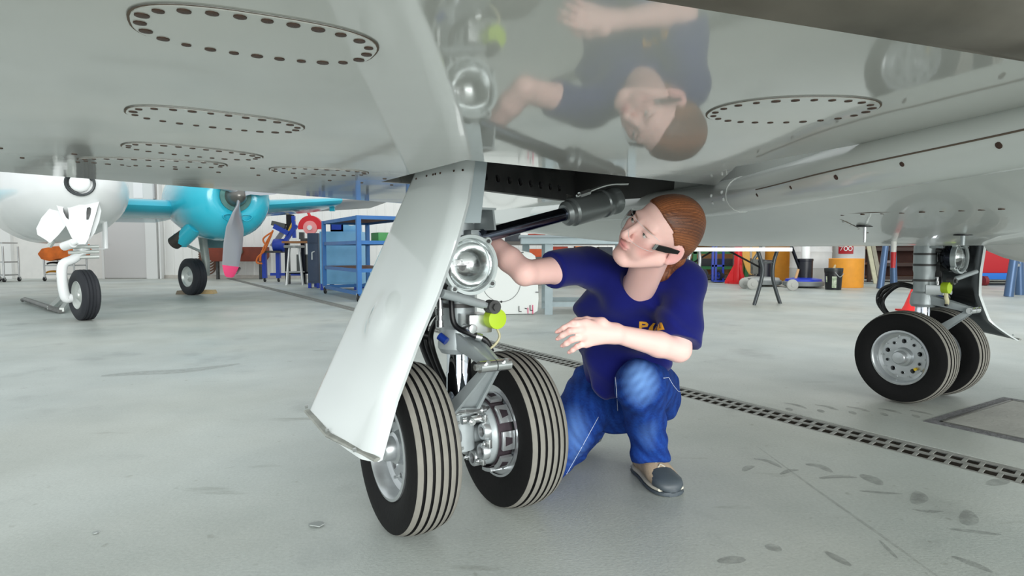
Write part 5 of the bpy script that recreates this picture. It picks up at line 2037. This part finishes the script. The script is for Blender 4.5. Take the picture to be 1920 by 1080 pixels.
    def sample(self, p):
        q = (np.array(p) - self.lo) / self.h
        i = np.clip(np.floor(q).astype(int), 0, self.n - 2)
        t = q - i
        r = 0
        for a in (0, 1):
            for b in (0, 1):
                for c in (0, 1):
                    r += self.f[i[0] + a, i[1] + b, i[2] + c] * (t[0] if a else 1 - t[0]) * (t[1] if b else 1 - t[1]) * (t[2] if c else 1 - t[2])
        return r

    def shoot(self, px, py, k0=1.2, k1=2.8):
        r = np.array(ray(px, py))
        for k in np.arange(k0, k1, .002):
            p = np.array((0, 0, H)) + r * k
            q = (p - self.lo) / self.h
            if (q < 1).any() or (q > self.n - 3).any():
                continue
            if self.sample(p) < 0:
                return Vector(p)
        return None


def mesh_from(V, Q, name, m, parent=None, origin=None, smooth_it=2):
    me = bpy.data.meshes.new(name)
    off = Vector(origin) if origin is not None else (wloc(parent) if parent is not None else Vector((0, 0, 0)))
    # keep the largest connected piece
    lab = np.arange(len(V))
    for _ in range(400):
        mn = lab[Q].min(1)
        new = lab.copy()
        for i in range(4):
            np.minimum.at(new, Q[:, i], mn)
        new = new[new]
        if (new == lab).all():
            break
        lab = new
    ids, cn = np.unique(lab, return_counts=True)
    keep = lab == ids[cn.argmax()]
    if not keep.all():
        mp = np.cumsum(keep) - 1
        Q = mp[Q[keep[Q].all(1)]]
        V = V[keep]
    # relax
    if smooth_it:
        n = len(V)
        for _ in range(smooth_it):
            acc = np.zeros((n, 3))
            cnt = np.zeros(n)
            for i in range(4):
                j = (i + 1) % 4
                np.add.at(acc, Q[:, i], V[Q[:, j]])
                np.add.at(acc, Q[:, j], V[Q[:, i]])
                np.add.at(cnt, Q[:, i], 1)
                np.add.at(cnt, Q[:, j], 1)
            V = V * .5 + .5 * acc / np.maximum(cnt, 1)[:, None]
    me.vertices.add(len(V))
    me.vertices.foreach_set('co', (V - np.array(off)).astype(np.float32).ravel())
    me.loops.add(len(Q) * 4)
    me.loops.foreach_set('vertex_index', Q.astype(np.int32).ravel())
    me.polygons.add(len(Q))
    me.polygons.foreach_set('loop_start', np.arange(0, len(Q) * 4, 4, dtype=np.int32))
    me.update(calc_edges=True)
    me.validate()
    me.polygons.foreach_set('use_smooth', [True] * len(me.polygons))
    me.materials.append(m)
    o = bpy.data.objects.new(name, me)
    COL.objects.link(o)
    if parent is not None:
        o.parent = parent
        o.location = off - wloc(parent)
    else:
        o.location = off
    return o, V


def paint(o, cols):
    at = o.data.color_attributes.new('tint', 'FLOAT_COLOR', 'POINT')
    c = np.ones((len(cols), 4), dtype=np.float32)
    c[:, :3] = cols
    at.data.foreach_set('color', c.ravel())


def tintmat(name, rough, sss=0.0, bump=0, bscale=100, spec=.4, sheen=0):
    m = bpy.data.materials.new(name)
    m.use_nodes = True
    nt = m.node_tree
    b = nt.nodes['Principled BSDF']
    a = nt.nodes.new('ShaderNodeVertexColor')
    a.layer_name = 'tint'
    nt.links.new(a.outputs['Color'], b.inputs['Base Color'])
    b.inputs['Roughness'].default_value = rough
    b.inputs['Specular IOR Level'].default_value = spec
    if sss:
        b.inputs['Subsurface Weight'].default_value = sss
        b.inputs['Subsurface Radius'].default_value = (.012, .005, .003)
        b.inputs['Subsurface Scale'].default_value = .5
    if sheen:
        b.inputs['Sheen Weight'].default_value = sheen
    if bump:
        tc = nt.nodes.new('ShaderNodeTexCoord')
        n = nt.nodes.new('ShaderNodeTexNoise')
        n.inputs['Scale'].default_value = bscale
        nt.links.new(tc.outputs['Object'], n.inputs['Vector'])
        bp = nt.nodes.new('ShaderNodeBump')
        bp.inputs['Strength'].default_value = bump
        bp.inputs['Distance'].default_value = .004
        nt.links.new(n.outputs['Fac'], bp.inputs['Height'])
        nt.links.new(bp.outputs['Normal'], b.inputs['Normal'])
    return m


def q3(px, py, Y):
    return np.array(PY(px, py, Y))


# ------------------------------------------------ joints (pixel direction + distance)
PEL = q3(1168, 708, 2.38)
CHE = q3(1180, 590, 2.14)
NEK = q3(1196, 532, 2.00)
SR, ER, WR_ = q3(1102, 500, 2.06), q3(984, 512, 1.87), np.array((GX + .0720, GY + .0700, .872))
SL, EL, WL = q3(1281, 527, 1.98), q3(1272, 655, 1.89), q3(1152, 625, 1.80)
HC = q3(1234, 441, 1.78)
cc = -np.array(ray(1234, 441))
cc /= np.linalg.norm(cc)
rr = np.cross(np.array((0, 0, 1.0)), cc)
rr /= np.linalg.norm(rr)
uu = np.cross(cc, rr)
rr_ = rr
fl_ = np.array((-.66, .16, .73))
ul_ = np.array((.58, .75, .33))
fl_ /= np.linalg.norm(fl_)
ul_ -= fl_ * (ul_ @ fl_)
ul_ /= np.linalg.norm(ul_)
tow = lambda v: rr_ * v[0] + uu * v[1] + cc * v[2]
FD, UD = tow(fl_), tow(ul_)
LD = np.cross(UD, FD)            # her left
RH = np.stack([LD, UD, FD])      # rows: head axes
KH = 1.05


def hw_(x, y, z):
    return HC + KH * (LD * x + UD * y + FD * z)


# ------------------------------------------------ skin
sk = Field((-.26, 1.58, .30), (.66, 2.46, 1.07), .0034)
sk.flatcone(PEL, CHE, .13, .135, .09, .085, SL - SR)
sk.flatcone(CHE, NEK + np.array((0, .04, -.03)), .135, .075, .085, .045, SL - SR, .02)
sk.cone(NEK + (SR - NEK) * .3 + np.array((0, .03, -.01)), SR, .038, .046, .02)
sk.cone(NEK + (SL - NEK) * .3 + np.array((0, .03, -.01)), SL, .038, .046, .02)
sk.chain([SR, ER * .5 + SR * .5, ER], [.047, .044, .037], .015)
sk.chain([ER, ER * .65 + WR_ * .35, WR_], [.037, .038, .027], .012)
sk.chain([SL, EL * .5 + SL * .5, EL], [.047, .044, .038], .015)
sk.chain([EL, EL * .68 + WL * .32, WL], [.038, .038, .0265], .012)
# neck
nb = hw_(0, -.045, -.028)
sk.cone(NEK + np.array((0, .015, -.03)), nb, .053, .050, .02)
for s in (-1, 1):                # neck muscles towards the collar bones
    sk.cone(hw_(s * .048, -.040, -.012), NEK + (CHE - NEK) * .10 + (SL - SR) * (.045 * s) + np.array((0, -.050, 0)), .012, .010, .03)
# head
E3 = lambda c, r, k=.01, cut=False, R=None: sk.ell(hw_(*c), np.array(r) * KH, RH if R is None else R @ RH, k, cut)
E3((0, .035, -.016), (.071, .084, .092), .01)
E3((0, .040, .020), (.058, .056, .059), .02)
E3((0, -.030, .030), (.054, .074, .058), .03)
for s in (-1, 1):
    sk.cone(hw_(s * .050, -.042, .002), hw_(s * .016, -.092, .066), .019 * KH, .0175 * KH, .022)
    E3((s * .041, -.006, .056), (.021, .019, .026), .022)
    E3((s * .028, -.036, .066), (.022, .028, .021), .02)
E3((0, -.092, .072), (.019, .015, .016), .016)
E3((0, .030, .0765), (.046, .011, .013), .018)
for s in (-1, 1):
    E3((s * .0325, .011, .0955), (.0160, .0100, .0135), .012, True)
# eyelids over the eyeballs
for s in (-1, 1):
    E3((s * .0310, .0125, .0735), (.0150, .0105, .0135), .005)
    E3((s * .0310, .0075, .0905), (.0120, .0040, .0075), .003, True)
# nose
sk.cone(hw_(0, .020, .0860), hw_(0, -.019, .1100), .0088 * KH, .0105 * KH, .012)
E3((0, -.0250, .1095), (.0108, .0092, .0100), .006)
for s in (-1, 1):
    E3((s * .0105, -.0275, .0985), (.0070, .0065, .0085), .006)
    E3((s * .0055, -.0335, .1020), (.0030, .0022, .0040), .002, True)
# lips
E3((0, -.0485, .0925), (.0215, .0050, .0085), .005)
E3((0, -.0570, .0915), (.0180, .0058, .0085), .005)
E3((0, -.0527, .1000), (.0235, .0011, .0060), .0015, True)
E3((0, -.0690, .0960), (.0180, .0048, .0060), .008, True)
# ears
ca, sa = math.cos(.35), math.sin(.35)
for s in (-1, 1):
    Re = np.array(((math.cos(.42), 0, s * math.sin(.42)), (0, 1, 0), (-s * math.sin(.42), 0, math.cos(.42))))
    E3((s * .0765, -.004, -.016), (.0075, .031, .0185), .006, False, Re)
    E3((s * .0755, -.030, -.008), (.0055, .009, .0080), .006)
    E3((s * .0845, -.000, -.013), (.0048, .021, .0105), .003, True, Re)
# reaching hand closes round the gear leg behind the light
AXL = np.array((GX, GY, 0.0))


def rnd(deg, d, z):
    return AXL + np.array((d * math.cos(math.radians(deg)), d * math.sin(math.radians(deg)), z))


for k in range(4):
    z = .900 - .020 * k
    b0 = rnd(94, .0680, z)
    sk.cone(WR_, b0, .021, .0120, .014)
    L_ = (0, 5, 3, -6)[k]
    sk.chain([b0, rnd(128 + L_, .0605, z - .002), rnd(152 + L_, .0590, z - .004), rnd(170 + L_, .0580, z - .006)], [.0105, .0092, .0085, .0072], .004)
sk.chain([WR_, rnd(40, .082, .905), rnd(22, .070, .914), rnd(8, .0660, .918)], [.020, .0145, .0105, .0085], .006)
# resting hand: back of the hand to the camera, fingers drooping to the left
KN = [q3(1097, 606, 1.765), q3(1091, 618, 1.752), q3(1093, 631, 1.755), q3(1099, 643, 1.768)]
FG = [[q3(1074, 606, 1.745), q3(1057, 615, 1.750), q3(1045, 622, 1.762)],
      [q3(1068, 621, 1.732), q3(1054, 629, 1.742), q3(1046, 635, 1.755)],
      [q3(1072, 637, 1.737), q3(1062, 644, 1.745), q3(1055, 648, 1.757)],
      [q3(1082, 650, 1.752), q3(1074, 656, 1.758), q3(1068, 660, 1.768)]]
for k in range(4):
    sk.cone(WL, KN[k], .0225, .0135, .016)
    sk.chain([KN[k]] + FG[k], [.0110 - .0008 * (k == 3), .0092 - .001 * (k == 3), .0082 - .001 * (k == 3), .0066], .004)
sk.cone(KN[0], KN[3], .0120, .0110, .010)
th0 = q3(1128, 606, 1.785)
sk.chain([WL, th0, q3(1100, 601, 1.80), q3(1082, 602, 1.80), q3(1070, 606, 1.80)], [.02, .0165, .0115, .010, .0075], .008)
V, Q = sk.mesh()
M_skinp = tintmat('person_skin', .48, .12, .06, 260, .35)
per, V = mesh_from(V, Q, 'person', M_skinp, None, origin=(float(PEL[0]), float(PEL[1]), 0), smooth_it=1)
tag(per, 'person in navy T-shirt and blue jeans kneeling at the landing gear, reaching behind the light', 'person')
base = np.array(lin((252, 206, 197)))
cols = np.tile(base, (len(V), 1))
loc = ((V - HC) / KH) @ RH.T


def blot(c, r, col, amt, P=loc):
    global cols
    d = np.sqrt((((P - np.array(c)) / np.array(r)) ** 2).sum(1))
    w = np.clip(1.25 - d, 0, 1)[:, None] * amt
    w = np.clip(w * 1.6, 0, amt)
    cols = cols * (1 - w) + np.array(lin(col)) * w


for s in (-1, 1):
    blot((s * .042, -.022, .062), (.032, .026, .03), (232, 158, 150), .55)
    blot((s * .031, .026, .082), (.0195, .0035, .02), (150, 104, 80), .75)
    blot((s * .031, .0105, .087), (.0150, .0020, .02), (84, 56, 48), .7)
    blot((s * .080, -.004, -.012), (.012, .034, .022), (236, 160, 158), .6)
blot((0, -.026, .108), (.014, .012, .014), (230, 160, 150), .6)
blot((0, -.0490, .095), (.0235, .0055, .016), (214, 128, 130), .8)
blot((0, -.0575, .095), (.0190, .0058, .016), (220, 138, 138), .8)
for k in range(4):
    blot(KN[k], (.014, .014, .014), (226, 150, 142), .5, V)
    tip = FG[k][2] * .8 + FG[k][1] * .2 + np.array((0, -.006, .002))
    blot(FG[k][0], (.011, .011, .011), (228, 154, 146), .45, V)
    blot(FG[k][2], (.010, .010, .010), (230, 148, 142), .6, V)
paint(per, np.clip(cols, 0, 1))

# fingernails on the resting hand
M_nail = mat('nail', (240, 186, 178), .25)
for k in range(4):
    d = FG[k][2] - FG[k][1]
    d /= np.linalg.norm(d)
    n = np.array((0.1, -1, .45))
    n -= d * (n @ d)
    n /= np.linalg.norm(n)
    c = FG[k][2] + n * .0050
    MB().ball(Vector(c), (.0042, .0062, .0020), 10, 6, (Vector(np.cross(d, n)), Vector(d), Vector(n))).build('fingernail', M_nail, per)

# eyes
for s in (-1, 1):
    c = Vector(hw_(s * .031, .0095, .0735))
    look = Vector(FD * .93 + UD * .22 - LD * .22).normalized()
    fx = frame(look)
    ey = MB().ball(c, .0122 * KH, 18, 12, fx).build('eyeball', mat('eye_white', (226, 220, 216), .15), per)
    pr = [(.0060, .0109), (.0052, .0118), (.0030, .0126), (.0004, .0128)]
    MB().lathe(c, look, [(r * KH, a * KH) for r, a in pr], 16).build('iris', mat('iris_brown', (88, 92, 84), .12), per)
    MB().lathe(c, look, [(r * KH, a * KH) for r, a in ((.0026, .0130), (.0004, .0132))], 12).build('pupil', M_hole, per)

# ------------------------------------------------ hair, combed back to a low ponytail
hr = Field((.22, 1.58, .72), (.62, 2.08, 1.06), .0034)
hE = lambda c, r, k=.01, cut=False: hr.ell(hw_(*c), np.array(r) * KH, RH, k, cut)
hE((0, .037, -.020), (.0770, .0900, .098), .01)
hE((0, .044, .018), (.0615, .0600, .0625), .02)
hE((0, .000, -.055), (.064, .066, .060), .03)
hE((0, -.020, -.105), (.024, .022, .022), .02)
hr.chain([hw_(0, -.018, -.118), hw_(.004, -.060, -.132), hw_(.008, -.12, -.122), hw_(.01, -.165, -.10)], [.020 * KH, .020 * KH, .015 * KH, .006 * KH], .012)


def hairline(P):
    q = ((P - HC) / KH) @ RH.T
    x, y, z = q[..., 0], q[..., 1], q[..., 2]
    ax = np.abs(x)
    # front edge of the hair as a distance forward, by height and side
    zf = np.interp(y, [-.10, -.045, -.02, .02, .045, .066, .082, .10, .14], [-.070, -.045, -.012, .006, .030, .058, .073, .085, .10])
    zf = zf + np.where(y > .05, -.28 * np.maximum(ax - .030, 0), 0)
    d1 = z - zf
    # open around the ear
    e = np.sqrt(((y + .004) / .034) ** 2 + ((z + .012) / .022) ** 2)
    d2 = np.where(ax > .05, (1 - e) * .02, -.02)
    return np.maximum(d1, d2) * KH


sl_, P_ = hr._sub(hr.lo, hr.lo + hr.h * hr.n)
hr.f[sl_] = np.maximum(hr.f[sl_], hairline(P_).astype(np.float32))


def strands(P):
    q = ((P - HC) / KH) @ RH.T
    phi = np.arctan2(q[:, 0], q[:, 1] + .02)
    return .0003 * np.sin(61 * phi + 12 * q[:, 2]) + .0004 * np.sin(113 * phi + 25 * q[:, 2])


hr.warp(strands)
V, Q = hr.mesh()
hair, V = mesh_from(V, Q, 'hair', tintmat('hair', .38, 0, .25, 500, .5), per, smooth_it=1)
q = ((V - HC) / KH) @ RH.T
phi = np.arctan2(q[:, 0], q[:, 1] + .02)
st_ = .45 + .2 * np.sin(113 * phi + 25 * q[:, 2] + 1) + .25 * np.sin(191 * phi + 33 * q[:, 2]) * np.sin(17 * phi) + .2 * np.sin(9 * phi + 14 * q[:, 2])
c0, c1 = np.array(lin((82, 44, 25))), np.array(lin((176, 108, 66)))
paint(hair, np.clip(c0 + (c1 - c0) * np.clip(st_, 0, 1)[:, None] ** 1.5, 0, 1))

# ------------------------------------------------ safety glasses
gl_ = []
for i in range(25):
    th = math.radians(-64 + 128 * i / 24)
    col_ = []
    for j in range(9):
        y = -.022 + .052 * j / 8
        nose = .016 * math.exp(-(th / .17) ** 2) * (1 - j / 8)
        side = .010 * (abs(th) / 1.12) ** 3
        yy = y + nose + side * (1 - j / 8) - side * .8 * (j / 8)
        R_ = .080 + .003 * math.sin(PI * j / 8)
        col_.append(Vector(hw_(R_ * math.sin(th) * .98, yy + .002, .028 + R_ * math.cos(th) * 1.06)))
    gl_.append(col_)
gls = MB().rings(gl_, cap=False, closed=False).build('safety_glasses', M_glass, per, angle=80)
gls['label'] = 'clear wraparound safety glasses with black temples'
for s in (-1, 1):
    mb = MB()
    P0, P1, P2 = hw_(s * .0715, .006, .062), hw_(s * .0765, .008, .030), hw_(s * .0800, .010, -.012)
    rs = []
    for P_, hh in ((P0, .008), (P1, .0085), (P2, .005)):
        rs.append([Vector(P_ + UD * (hh * a * KH) + LD * (.0018 * b * s)) for a, b in ((-1, -1), (1, -1), (1, 1), (-1, 1))])
    mb.rings(rs)
    mb.build('temple', mat('temple_black', (16, 16, 18), .3), gls)
    mb = MB().box(Vector(hw_(s * .0705, .006, .067)), (.004, .017 * KH, .012), (Vector(LD), Vector(UD), Vector(FD)))
    mb.build('hinge', M_steel, gls, bevel=.001)
rim = [c_[-1] for c_ in gl_]
MB().tube(rim, .0005, 6).build('lens_edge', mat('lens_edge', (206, 214, 216), .1), gls)
MB().tube([c_[0] for c_ in gl_], .0005, 6).build('lens_edge', MATS['lens_edge'], gls)

# ------------------------------------------------ T-shirt
ts = Field((.02, 1.70, .24), (.72, 2.62, .92), .0055)
wd_ = SL - SR
hem = PEL + np.array((0, .01, -.035))
ts.flatcone(hem, PEL * .45 + CHE * .55, .165, .155, .125, .118, wd_, .03)
ts.flatcone(PEL * .45 + CHE * .55, CHE, .155, .168, .118, .120, wd_, .03)
ts.flatcone(CHE, NEK * .8 + CHE * .2 + np.array((0, .03, 0)), .165, .125, .115, .080, wd_, .04)
ts.cone(NEK + (SR - NEK) * .25 + np.array((0, .03, -.01)), SR, .058, .064, .04)
ts.cone(NEK + (SL - NEK) * .25 + np.array((0, .03, -.01)), SL, .058, .064, .04)
ts.chain([SR, SR + (ER - SR) * .57], [.064, .061], .03)
ts.chain([SL, SL + (EL - SL) * .80], [.066, .070], .03)
# belly slumps over the lap
ts.ell(PEL * .6 + CHE * .4 + np.array((-.02, -.10, -.02)), (.14, .07, .13), np.eye(3), .05)
ts.ell(NEK + (CHE - NEK) * .35 + np.array((0, -.02, 0)), (.11, .065, .07), np.eye(3), .04)
# cut: neck opening and sleeve ends
nd = (nb - NEK) / np.linalg.norm(nb - NEK)
ncn = NEK + (CHE - NEK) * .02 + np.array((-.005, -.045, .0))
ts.cone(NEK + np.array((-.006, -.036, .022)), nb + np.array((-.01, -.02, .01)), .056, .080, .010, True)


def plane_cut(P0, n, lo, hi):
    n = np.array(n, dtype=np.float32)
    n /= np.linalg.norm(n)
    sl, P = ts._sub(lo, hi)
    ts.f[sl] = np.maximum(ts.f[sl], ((P - P0) @ n).astype(np.float32))


e1 = SR + (ER - SR) * .60
plane_cut(e1, ER - SR + np.array((-.02, 0, -.05)), e1 - .12, e1 + np.array((.05, .12, .12)))
e2 = SL + (EL - SL) * .90
plane_cut(e2, EL - SL, e2 + np.array((-.085, -.13, -.13)), e2 + np.array((.12, .12, .05)))


def folds(P):
    x, y, z = P[:, 0], P[:, 1], P[:, 2]
    a = np.sin(70 * (x * .55 + z * .75) + 2.2 * np.sin(14 * x + 9 * z) + 6 * y)
    b = np.sin(44 * (x * .8 - z * .5) + 2.0 * np.sin(12 * z + 7 * y))
    low = np.clip((.66 - z) / .2, .25, 1)
    arm = np.exp(-(((x - .22) / .07) ** 2 + ((z - .66) / .10) ** 2)) + np.exp(-(((x - .46) / .05) ** 2 + ((z - .62) / .10) ** 2))
    return (.0065 * np.abs(a) ** .8 * np.sign(a) + .0070 * b) * np.clip(low + .8 * arm, 0, 1.3)


ts.warp(folds)
V, Q = ts.mesh()
M_shirt = mat('navy_cotton', (12, 20, 104), .85, var=.10, vscale=10, bump=.12, bscale=420, spec=.25)
M_shirt.node_tree.nodes['Principled BSDF'].inputs['Sheen Weight'].default_value = .15
shirt, V = mesh_from(V, Q, 't_shirt', M_shirt, per, smooth_it=2)
# collar rib round the neck opening
nc = Vector(ncn + np.array((.0, .015, .035)))


def on_shirt(px, py, lift=.004):
    p = ts.shoot(px, py)
    if p is None:
        return None
    return p - Vector(ray(px, py)).normalized() * lift


# chest lettering
M_gold = mat('print_gold', (236, 170, 40), .6)


def letter(loops, name):
    mb = MB()
    for lp in loops:
        pts = [on_shirt(*p) for p in lp]
        if any(p is None for p in pts):
            return
        back = [p + Vector((0, .010, 0)) for p in pts]
        mb.rings([pts, back])
    mb.build(name, M_gold, shirt, smooth=False)


letter([[(1199, 603), (1204, 603), (1203, 621), (1198, 619)], [(1204, 603), (1212, 604), (1216, 608), (1214, 613), (1204, 614), (1204, 610), (1210, 610), (1211, 608), (1204, 607)]], 'print_letter_p')
letter([[(1217, 615), (1225, 606), (1229, 606), (1225, 612), (1224, 622), (1216, 622)]], 'print_letter_i')
letter([[(1227, 620), (1237, 605), (1241, 605), (1237, 613), (1233, 620)], [(1237, 605), (1241, 605), (1246, 618), (1240, 618), (1238, 612)], [(1233, 616), (1243, 614), (1244, 618), (1233, 620)]], 'print_letter_a')

# ------------------------------------------------ jeans
HL, KL, AL = q3(1222, 730, 2.36), q3(1199, 722, 2.00), q3(1221, 862, 2.17)
HR_, KR, AR = q3(1118, 735, 2.38), q3(1012, 886, 2.12), np.array((.33, 2.56, .085))
KR[2] = .075
je = Field((.0, 1.84, -.01), (.74, 2.72, .54), .0058)
je.flatcone(PEL + np.array((0, .03, -.03)), PEL + np.array((0, .02, -.10)), .17, .17, .13, .12, HL - HR_, .03)
je.ell((HL * .7 + PEL * .3) + np.array((.03, .06, -.05)), (.13, .13, .12), np.eye(3), .04)
je.ell((HR_ * .7 + PEL * .3) + np.array((-.02, .06, -.05)), (.13, .13, .12), np.eye(3), .04)
je.chain([HL, HL * .4 + KL * .6, KL], [.105, .087, .078], .03)
je.ell(KL + np.array((0, -.012, .0)), (.074, .070, .078), np.eye(3), .03)
mid = KL * .5 + AL * .5
je.chain([KL, mid + np.array((0.004, .03, 0)), AL * .8 + KL * .2, AL + np.array((0, .0, -.005))], [.076, .068, .063, .069], .02)
je.chain([HR_, HR_ * .5 + KR * .5, KR], [.108, .094, .078], .03)
je.chain([KR, KR * .5 + AR * .5, AR], [.076, .072, .060], .02)
# flat hem, ground
sl, P = je._sub(AL + np.array((-.13, -.13, -.12)), AL + np.array((.13, .13, .01)))
pn = np.array((.04, -.28, -1.0))
pn /= np.linalg.norm(pn)
je.f[sl] = np.maximum(je.f[sl], ((P - (AL + np.array((0, 0, -.004)))) @ pn).astype(np.float32))
je.f[:, :, :2] = np.maximum(je.f[:, :, :2], .004)


def jfold(P):
    x, y, z = P[:, 0], P[:, 1], P[:, 2]
    a = np.sin(88 * (z * .9 + x * .35) + 2.4 * np.sin(22 * x + 8 * y))
    b = np.sin(58 * (x * .9 + z * .4) + 2.0 * np.sin(16 * z + 11 * y))
    nearhem = np.exp(-((z - .14) / .09) ** 2) + .8 * np.exp(-((z - .34) / .06) ** 2)
    return .0034 * a * np.clip(nearhem, .15, 1) + .0024 * b


je.warp(jfold)
V, Q = je.mesh()
M_jean = tintmat('denim', .85, 0, .25, 500, .2)
jeans, V = mesh_from(V, Q, 'jeans', M_jean, per, smooth_it=2)
dark, mid_, pale = (np.array(lin(c)) for c in ((13, 36, 100), (30, 76, 160), (122, 166, 222)))
rng = np.random.default_rng(5)
fx = np.sin(160 * V[:, 0] + 40 * np.sin(6 * V[:, 2])) * np.sin(23 * V[:, 2] + 60 * V[:, 0])
w = np.clip(.38 + .22 * fx + rng.normal(0, .10, len(V)), 0, 1)[:, None]
cols = dark * (1 - w) + mid_ * w


def fade(c, r, amt):
    global cols
    d = np.sqrt((((V - np.array(c)) / np.array(r)) ** 2).sum(1))
    g = (np.clip(1.1 - d, 0, 1) * amt * (1 + .25 * fx))[:, None]
    cols = cols * (1 - g) + pale * g


fade(KL + np.array((-.01, -.065, .03)), (.06, .06, .085), .75)
fade(mid + np.array((0, -.07, -.05)), (.05, .06, .09), .30)
fade(HR_ * .4 + KR * .6 + np.array((.03, -.07, .02)), (.07, .09, .14), .30)
paint(jeans, np.clip(cols, 0, 1))
M_stitch = mat('stitch', (196, 206, 222), .8)


def stitch(pts):
    path = []
    for p in pts:
        h = je.shoot(*p)
        if h is not None:
            path.append(h - Vector(ray(*p)).normalized() * .0006)
    if len(path) > 2:
        MB().tube(path, .0011, 5).build('seam_stitch', M_stitch, jeans)


def lerpts(pts, n=8):
    out = []
    for a, b in zip(pts, pts[1:]):
        for k in range(n):
            out.append((a[0] + (b[0] - a[0]) * k / n, a[1] + (b[1] - a[1]) * k / n))
    return out + [pts[-1]]


stitch(lerpts([(1122, 782), (1090, 840), (1058, 896)]))
stitch(lerpts([(1244, 709), (1254, 708), (1262, 722), (1272, 734), (1281, 735)]))
stitch(lerpts([(1153, 700), (1156, 730), (1158, 770)]))

# ------------------------------------------------ shoes
M_bei = mat('shoe_suede', (176, 156, 132), .85, var=.1, vscale=30, bump=.15, bscale=200)
M_cap = mat('shoe_rubber', (66, 74, 80), .5, var=.1, vscale=20)
M_trm = mat('shoe_trim', (190, 186, 172), .6)


def shoe(heel, d, up, L, label):
    d = Vector(d).normalized()
    up = Vector(up)
    sd = d.cross(up).normalized()
    up = sd.cross(d).normalized()
    h0 = Vector(heel)
    us = [0, .06, .18, .32, .46, .60, .72, .84, .93, .98, 1.0]
    ws = [.020, .035, .041, .041, .046, .053, .056, .054, .045, .030, .012]
    hs = [.060, .088, .094, .098, .098, .084, .068, .058, .050, .040, .030]

    def ring(u, w, z0, z1, pw=2.6):
        out = []
        for k in range(20):
            a = 2 * PI * k / 20
            c, s = math.cos(a), math.sin(a)
            x = w * abs(c) ** (2 / pw) * (1 if c >= 0 else -1)
            z = (z0 + z1) / 2 + (z1 - z0) / 2 * abs(s) ** (2 / pw) * (1 if s >= 0 else -1)
            out.append(h0 + d * (u * L) + sd * x + up * z)
        return out
    mb = MB()
    R_ = [ring(u, w, .016, h, 2.3) for u, w, h in zip(us, ws, hs)]
    root = mb.rings(R_[:8]).build('shoe', M_bei, per)
    root['label'] = label
    mb = MB()
    cap = [ring(.69, .0505, .012, .0735, 2.3)] + [ring(u, w + .0015, .012, h + .003, 2.3) for u, w, h in zip(us[7:], ws[7:], hs[7:])]
    mb.rings(cap).build('toe_cap', M_cap, root)
    mb = MB()
    mb.rings([ring(u, w + .004, .0, .016, 4) for u, w in zip(us, ws)]).build('outsole', M_cap, root)
    mb = MB()
    mb.rings([ring(u, w + .0025, .014, .027, 4) for u, w in zip(us[:9], ws[:9])]).build('midsole', M_trm, root)
    for k in range(3):
        u = .50 + .07 * k
        zt = float(np.interp(u, us, hs))
        mb = MB()
        pts = [h0 + d * (u * L + .01 * (j % 2)) + sd * (-.022 + .011 * j) + up * (zt - .0 - .010 * abs(j - 2) ** 1.5 / 2) for j in range(5)]
        mb.tube(smoothpath(pts, 3), .0028, 6).build('lace', M_trm, root)
    return root


toe = PZ(1263, 932)
dsh = Vector((.24, -.97, 0)).normalized()
shoe(toe - dsh * .275, dsh, (0, 0, 1), .275, 'beige suede walking shoe with dark rubber toe cap')
shoe((.335, 2.64, .20), (-.05, -.35, -.75), (-.35, -1, .45), .20, 'beige walking shoe tucked behind on its toes')
